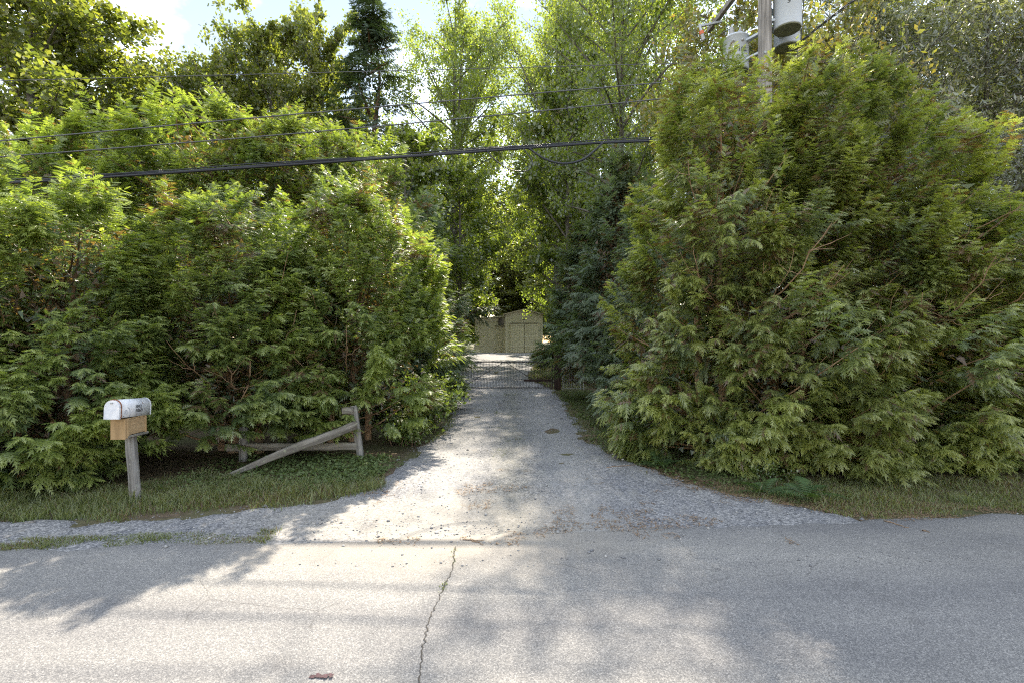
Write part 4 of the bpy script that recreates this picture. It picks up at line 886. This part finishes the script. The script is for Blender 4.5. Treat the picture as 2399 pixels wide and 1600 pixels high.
tube_obj('rail', [(.02, 0, .06), (.4, 0, .06), (.735, 0, .06)], .008, M['galv'], wf, 6)
wire = np_mesh('wire', *tubes(np.array([[(0, 0, .06), (0, 0, .6), (0, 0, 1.10)]], float), np.full((1, 3), .0035), 4), M['galv'])
for i in range(11): o = link('wire', wire, wf); o.location = (.02 + .062 * (i + 1) * .95, 0, 0)
hw = np_mesh('cross_wire', *tubes(np.array([[(.02, .003, 0), (.4, .003, 0), (.735, .003, 0)]], float), np.full((1, 3), .003), 4), M['galv'])
for i in range(6): o = link('cross_wire', hw, wf); o.location = (0, 0, .2 + .15 * i)

# ------------------------------------------------------------------ shed
SY = 48.0; sz0 = float(rise(SY)) - .02
sh = thing('shed', 'olive painted gabled shed with double doors at the end of the driveway', 'shed', (0, SY, sz0))
def gable_bm(x0, x1, eave, peak, y0, y1):
    b = bmesh.new(); xm = (x0 + x1) / 2; p = [(x0, 0), (x1, 0), (x1, eave), (xm, peak), (x0, eave)]
    A = [b.verts.new((x, y0, z)) for x, z in p]; B = [b.verts.new((x, y1, z)) for x, z in p]
    for i in range(5): b.faces.new((A[i], A[(i + 1) % 5], B[(i + 1) % 5], B[i]))
    b.faces.new(A[::-1]); b.faces.new(B); return b
X0, X1, EV, PK = -.62, 2.88, 3.55, 3.98
wall = bm_obj('wall', gable_bm(X0, X1, EV, PK, 0, 7), M['shed_paint'], sh)
def roof_bm(x0, x1, eave, peak, y0, y1, th=.09, ov=.22):
    b = bmesh.new(); xm = (x0 + x1) / 2; sl = (peak - eave) / (xm - x0); p = [(x0 - ov, eave - ov * sl + .004), (xm, peak + .004), (x1 + ov, eave - ov * sl + .004), (x1 + ov, eave - ov * sl + th), (xm, peak + th), (x0 - ov, eave - ov * sl + th)]
    A = [b.verts.new((x, y0, z)) for x, z in p]; B = [b.verts.new((x, y1, z)) for x, z in p]
    for i in range(6): b.faces.new((A[i], A[(i + 1) % 6], B[(i + 1) % 6], B[i]))
    for f in ((0, 1, 4, 5), (1, 2, 3, 4)): b.faces.new([A[i] for i in f]); b.faces.new([B[i] for i in f][::-1])
    return b
bm_obj('roof', roof_bm(X0, X1, EV, PK, -.25, 7.25), M['shed_roof'], sh)
bm_obj('eave_board', box_bm(X1 - X0 - .02, .03, .05, ((X0 + X1) / 2, -.017, EV - .02), None, .004), M['shed_trim'], sh)
for x_ in (X0 + .07, X1 - .07): bm_obj('corner_board', box_bm(.13, .03, EV - .08, (x_, -.0175, (EV - .08) / 2), None, .004), M['shed_trim'], sh)
# sliding doors, hung from a track
for k, (xa, xb) in enumerate(((-.14, 1.13), (1.17, 2.44))):
    dw = xb - xa; xc = (xa + xb) / 2
    dr = bm_obj('door', box_bm(dw, .05, 2.66, (xc, -.030, 1.36), None, .006), M['shed_paint'], sh)
    for i in range(6): bm_obj('board', box_bm(dw / 6 - .014, .016, 2.60, (xa + dw * (i + .5) / 6, -.064, 1.36), None, .003), M['shed_paint'], dr)
    for z in (.62, 1.50, 2.55): bm_obj('batten', box_bm(dw - .04, .022, .11, (xc, -.084, z), None, .004), M['shed_trim'], dr)
bm_obj('door_gap', box_bm(.036, .02, 2.66, (1.15, -.012, 1.36), None, 0), M['shed_dark'], sh)
bm_obj('door_track', box_bm(2.75, .08, .06, (1.15, -.060, 2.735), None, .006), M['shed_dark'], sh)
bm_obj('yard_lamp', lathe_bm([(.05, 0), (.07, .05), (.03, .12), (.03, .2)], 10, (1.13, -.10, 3.02)), M['shed_dark'], sh)
# lower wing on the left
wing = bm_obj('wing_wall', box_bm(2.9, 5.4, 3.28, (X0 - 1.455, 3.2, 1.64), None, 0), M['shed_paint'], sh)
for z in (.65, 1.15, 1.65, 2.15, 2.95): bm_obj('siding_strip', box_bm(2.86, .014, .025, (X0 - 1.46, .49, z), None, .003), M['shed_trim'], wing)
for x_ in (-1.0, -1.55, -2.3, -3.0): bm_obj('stud_strip', box_bm(.05, .018, 3.15, (x_, .478, 1.62), None, .003), M['shed_trim'], wing)
b = box_bm(3.1, 5.9, .09, (X0 - 1.58, 3.1, 3.30), Quaternion((0, 1, 0), R(-4)).to_matrix(), .01); bm_obj('wing_roof', b, M['shed_trim'], sh)
bm_obj('gutter', box_bm(.95, .10, .07, (X0 - .50, .40, 2.47), None, .02), M['shed_dark'], sh)
bm_obj('window', box_bm(.50, .03, .62, (-1.05, .47, 2.88), None, .004), M['glass'], sh)

# ------------------------------------------------------------------ utility pole with transformers
PX, PY = 5.28, 10.7
up_ = thing('utility_pole', 'weathered wooden utility pole with three grey transformers above the right hedge', 'utility pole', (PX, PY, 0))
z = np.linspace(-.3, 10.6, 18); Pp = np.stack([.012 * np.sin(z), .012 * np.cos(z * .8), z], -1)[None]; V, q = tubes(Pp, (.165 - .0042 * z)[None], 16)
link('pole', np_mesh('pole', V, q, M['wood_pole'], smooth=True), up_)
def transformer(name, cx, cy_, zb, r_, h, number, nrot):
    t = bm_obj('transformer', lathe_bm([(r_ * .97, .012), (r_, .03), (r_, h * .90), (r_ * 1.035, h * .905), (r_ * 1.035, h * .935), (r_ * .93, h * .97), (r_ * .55, h * 1.03), (.02, h * 1.05)], 28, (cx, cy_, zb)), M['transformer'], up_, True)
    bm_obj('base', lathe_bm([(r_ * .93, -.004), (r_ * .97, .010)], 28, (cx, cy_, zb)), M['transformer_bottom'], t)
    for a in (20, 200):
        x_ = cx + r_ * .45 * math.cos(R(a)); y_ = cy_ + r_ * .45 * math.sin(R(a))
        bm_obj('bushing', lathe_bm([(.055, 0), (.055, .04), (.035, .05), (.06, .075), (.035, .095), (.055, .115), (.03, .14), (.048, .16), (.02, .19), (.016, .24)], 14, (x_, y_, zb + h)), M['porcelain'], t, True)
    for k in range(3):
        a = nrot + R(-38 + 38 * k); bm_obj('terminal', lathe_bm([(.028, 0), (.028, .03), (.014, .045), (.014, .075)], 10, (cx + r_ * math.cos(a), cy_ + r_ * math.sin(a), zb + h * .72), (Quaternion((0, 0, 1), a) @ Quaternion((0, 1, 0), R(90))).to_matrix()), M['porcelain'], t)
    if number:
        a = nrot; text_obj('number', number, .13, M['black_ink'], t, (cx + (r_ + .003) * math.cos(a), cy_ + (r_ + .003) * math.sin(a), zb + h * .47), (R(90), 0, a + R(90)))
    # bracket back to the pole
    d = Vector((-cx, -cy_, 0)); L_ = d.length
    if L_ > .1:
        dn = d.normalized(); an = math.atan2(dn.y, dn.x); l2 = max(.08, L_ - r_ - .11)
        for zz_ in (.22, .74): bm_obj('bracket', box_bm(l2 + .08, .09, .05, (cx + dn.x * (r_ + l2 / 2), cy_ + dn.y * (r_ + l2 / 2), zb + h * zz_), Quaternion((0, 0, 1), an).to_matrix(), .006), M['transformer'], t)
    return t
transformer('t', .45, -.05, 8.12, .268, .95, '5', R(-112))
transformer('t', .80, .62, 8.12, .262, .72, None, R(-100))
transformer('t', -.36, .55, 7.55, .262, .78, '182', R(-85))
bm_obj('label_plate', box_bm(.11, .006, .10, (.66, .40, 8.42), Quaternion((0, 0, 1), R(-28)).to_matrix(), .002), flat('label_plate_white', (.7, .7, .68), .6), up_)
# crossarm, cutout fuse and braces
bm_obj('crossarm', box_bm(.10, 3.2, .12, (-.16, .75, 9.55), Quaternion((0, 0, 1), R(4)).to_matrix(), .008), M['wood_pole'], up_)
cu_ = bm_obj('fuse_cutout', lathe_bm([(.03, 0), (.05, .03), (.03, .06), (.05, .09), (.03, .12), (.05, .15), (.03, .18), (.05, .21), (.03, .24), (.03, .42)], 12, (-.62, 1.75, 8.95), Quaternion((0, 1, 0), R(-14)).to_matrix()), M['porcelain'], up_, True)
bm_obj('orange_band', lathe_bm([(.055, .16), (.055, .24)], 12, (-.62, 1.75, 8.95), Quaternion((0, 1, 0), R(-14)).to_matrix()), M['orange_band'], cu_)
bm_obj('cutout_arm', box_bm(.55, .05, .05, (-.45, 1.75, 9.36), Quaternion((0, 1, 0), R(-12)).to_matrix(), .005), M['galv'], up_)
tube_obj('ground_wire', [(.73, -.12, 9.2), (.755, -.10, 8.6), (.74, -.08, 8.2), (.70, -.1, 7.9), (.66, .1, 7.7)], .009, M['black_cable'], up_, 6)
tube_obj('jumper_wire', [(-.62, 1.72, 8.97), (-.52, 1.2, 8.75), (-.40, .62, 8.58)], .007, M['grey_wire'], up_, 5)
for z_ in (7.6, 8.9): bm_obj('bolt', lathe_bm([(.025, 0), (.025, .03)], 8, (-.07, -.14, z_), Quaternion((1, 0, 0), R(90)).to_matrix()), M['galv'], up_)

# ------------------------------------------------------------------ overhead cables
def line_Y(u, off=0): t = (u - 1200) / 1200; return (10.2 + off) / (1 - .094 * t)
def span(p, far_left=True, right=None, off=0, n=40):
    """(u,v) samples from the photo turned into a line of the pole row, run on past the frame to the next pole"""
    W = np.array([px(u, v, line_Y(u, off)) for u, v in p])
    X = W[:, 0]; c = np.polyfit(X, W[:, 2], min(2, len(p) - 1)); cyy = np.polyfit(X, W[:, 1], 1)
    xe = right if right is not None else PX
    xs = np.linspace(-22, xe, n); zs = np.polyval(c, xs)
    return np.stack([xs, np.polyval(cyy, xs), zs], -1)
main = span([(0, 430), (430, 407), (800, 378), (1140, 351), (1400, 335)], right=22)
main[:, 2] = np.interp(main[:, 0], [-22, -9.3, -3.3, 1.73, 5.3, 10.4, 22], [4.05, 4.51, 5.12, 5.66, 5.92, 6.05, 6.1])
cab = thing('cable_bundle', 'thick black bundled cable sagging across the driveway', 'cable', (PX, PY - .2, 5.9))
off0 = np.array([PX, PY - .2, 5.9]); k = np.arange(len(main))
for j, (rr, dy, dz) in enumerate(((.024, 0, 0), (.019, .03, .036), (.010, -.02, .052))):
    w = main + np.array([0, dy, dz]) + .012 * np.stack([np.zeros(len(k)), np.sin(k * 1.9 + j), np.cos(k * 1.9 + j)], -1) * (j > 0)
    tube_obj('strand', w - off0, rr, M['black_cable'], cab, 8)
# slack loops hanging below the bundle near the right hedge
def loop(uv, Y): return [px(u, v, Y) for u, v in uv]
def smooth_pts(p, n=30):
    p = np.array(p); t = np.linspace(0, len(p) - 1, n); i = np.clip(t.astype(int), 0, len(p) - 2); f = (t - i)[:, None]
    g = lambda j: p[np.clip(j, 0, len(p) - 1)]
    a, b, c, d = g(i - 1), g(i), g(i + 1), g(i + 2)
    return .5 * ((2 * b) + (-a + c) * f + (2 * a - 5 * b + 4 * c - d) * f ** 2 + (-a + 3 * b - 3 * c + d) * f ** 3)
for uv, rr, lb in (([(1140, 352), (1160, 375), (1195, 398), (1235, 401), (1248, 383), (1235, 360), (1225, 347)], .011, 'slack black cable loop hanging under the bundled cable, left of the two'), ([(1240, 348), (1275, 372), (1320, 384), (1365, 375), (1395, 352), (1412, 336)], .022, 'thicker slack cable curve hanging under the bundled cable beside the right hedge')):
    P = smooth_pts([px(u, v, line_Y(u) - .03) for u, v in uv]); c = P.mean(0)
    o = tube_obj('cable_loop', P - c, rr, M['black_cable']); o.location = c; tag(o, lb, 'cable')
for uv, rr, right, m_, lb, off in (
        ([(40, 327), (430, 293), (860, 252), (1200, 225), (1587, 191)], .0115, PX, 'grey_wire', 'upper of the two thin wires above the thick cable bundle', 0),
        ([(150, 357), (650, 318), (1000, 285), (1300, 258), (1587, 228)], .0115, PX, 'grey_wire', 'lower of the two thin wires above the thick cable bundle', 0),
        ([(60, 188), (500, 178), (900, 167), (1300, 156), (1725, 146)], .007, PX, 'grey_wire', 'highest thin wire crossing in front of the left maples', .4)):
    P = span(uv, right=right, off=off); c = P[len(P) // 2]; o = tube_obj('overhead_wire', P - c, rr, M[m_], sides=6); o.location = c; tag(o, lb, 'wire')
P = smooth_pts([(PX + .45, PY - .1, 7.62), (6.05, 9.3, 7.72), (7.0, 6.2, 7.75), (8.6, 1.0, 7.9), (10.2, -4.5, 8.3)]); c = P[0]
sd_ = thing('service_wire', 'twisted service wires running up to the right from the transformers', 'wire', tuple(c))
for j in range(3):
    w = P - c + .02 * np.stack([np.sin(np.arange(len(P)) * 1.6 + j * 2.1), np.zeros(len(P)), np.cos(np.arange(len(P)) * 1.6 + j * 2.1)], -1); tube_obj('strand', w, .009, M['grey_wire' if j else 'black_cable'], sd_, 6)

# ------------------------------------------------------------------ sticks and scraps on the road
def stick(u, v, u2, v2, rad, lb, seed):
    g = np.random.default_rng(seed); a = gpt(u, v); b = gpt(u2, v2); t = np.linspace(0, 1, 8)
    P = np.stack([a[0] + (b[0] - a[0]) * t + g.normal(0, .012, 8), a[1] + (b[1] - a[1]) * t + g.normal(0, .012, 8), np.zeros(8)], -1)
    P[:, 2] = top(P[:, 0], P[:, 1]) + rad * .8; c = P[0].copy(); o = tube_obj('stick', P - c, rad * np.linspace(1, .45, 8), M['stick'], sides=6); o.location = c; tag(o, lb, 'stick', 'sticks fallen on the road')
stick(1083, 1271, 1132, 1273, .006, 'short tan stick where the gravel meets the road, left of the pair', 1)
stick(1103, 1268, 1130, 1283, .005, 'short tan stick where the gravel meets the road, right of the pair', 2)
stick(2080, 1228, 2130, 1242, .006, 'pale stick on the asphalt by the right verge', 3)
stick(2160, 1248, 2180, 1253, .005, 'small stick farthest right on the asphalt', 4)
stick(1545, 1070, 1590, 1082, .012, 'thick broken branch on the ground at the right hedge corner', 5)
stick(1420, 1098, 1500, 1090, .006, 'thin twig lying along the right edge of the driveway', 6)
# worn red and black paint mark at the bottom edge of the road
gx, gy = gpt(752, 1596); b = bmesh.new()
for i in range(9):
    x0_ = gx - .055 + .0125 * i; hh = .010 + .008 * random.random(); y0_ = gy + random.uniform(-.006, .006)
    b.faces.new([b.verts.new(v) for v in ((x0_, y0_ - hh, 0), (x0_ + .016, y0_ - hh * .8, 0), (x0_ + .017, y0_ + hh, 0), (x0_ + .002, y0_ + hh * .9, 0))])
for v in b.verts: v.co.z = float(road_z(np.array(v.co.x), np.array(v.co.y))) + .004
for i, f in enumerate(b.faces):
    for v in f.verts: v.co.z += .0006 * i
bm_obj('paint_mark', b, flat('worn_red_paint', (.05, .016, .022), .7, 0, .8, 90), road)
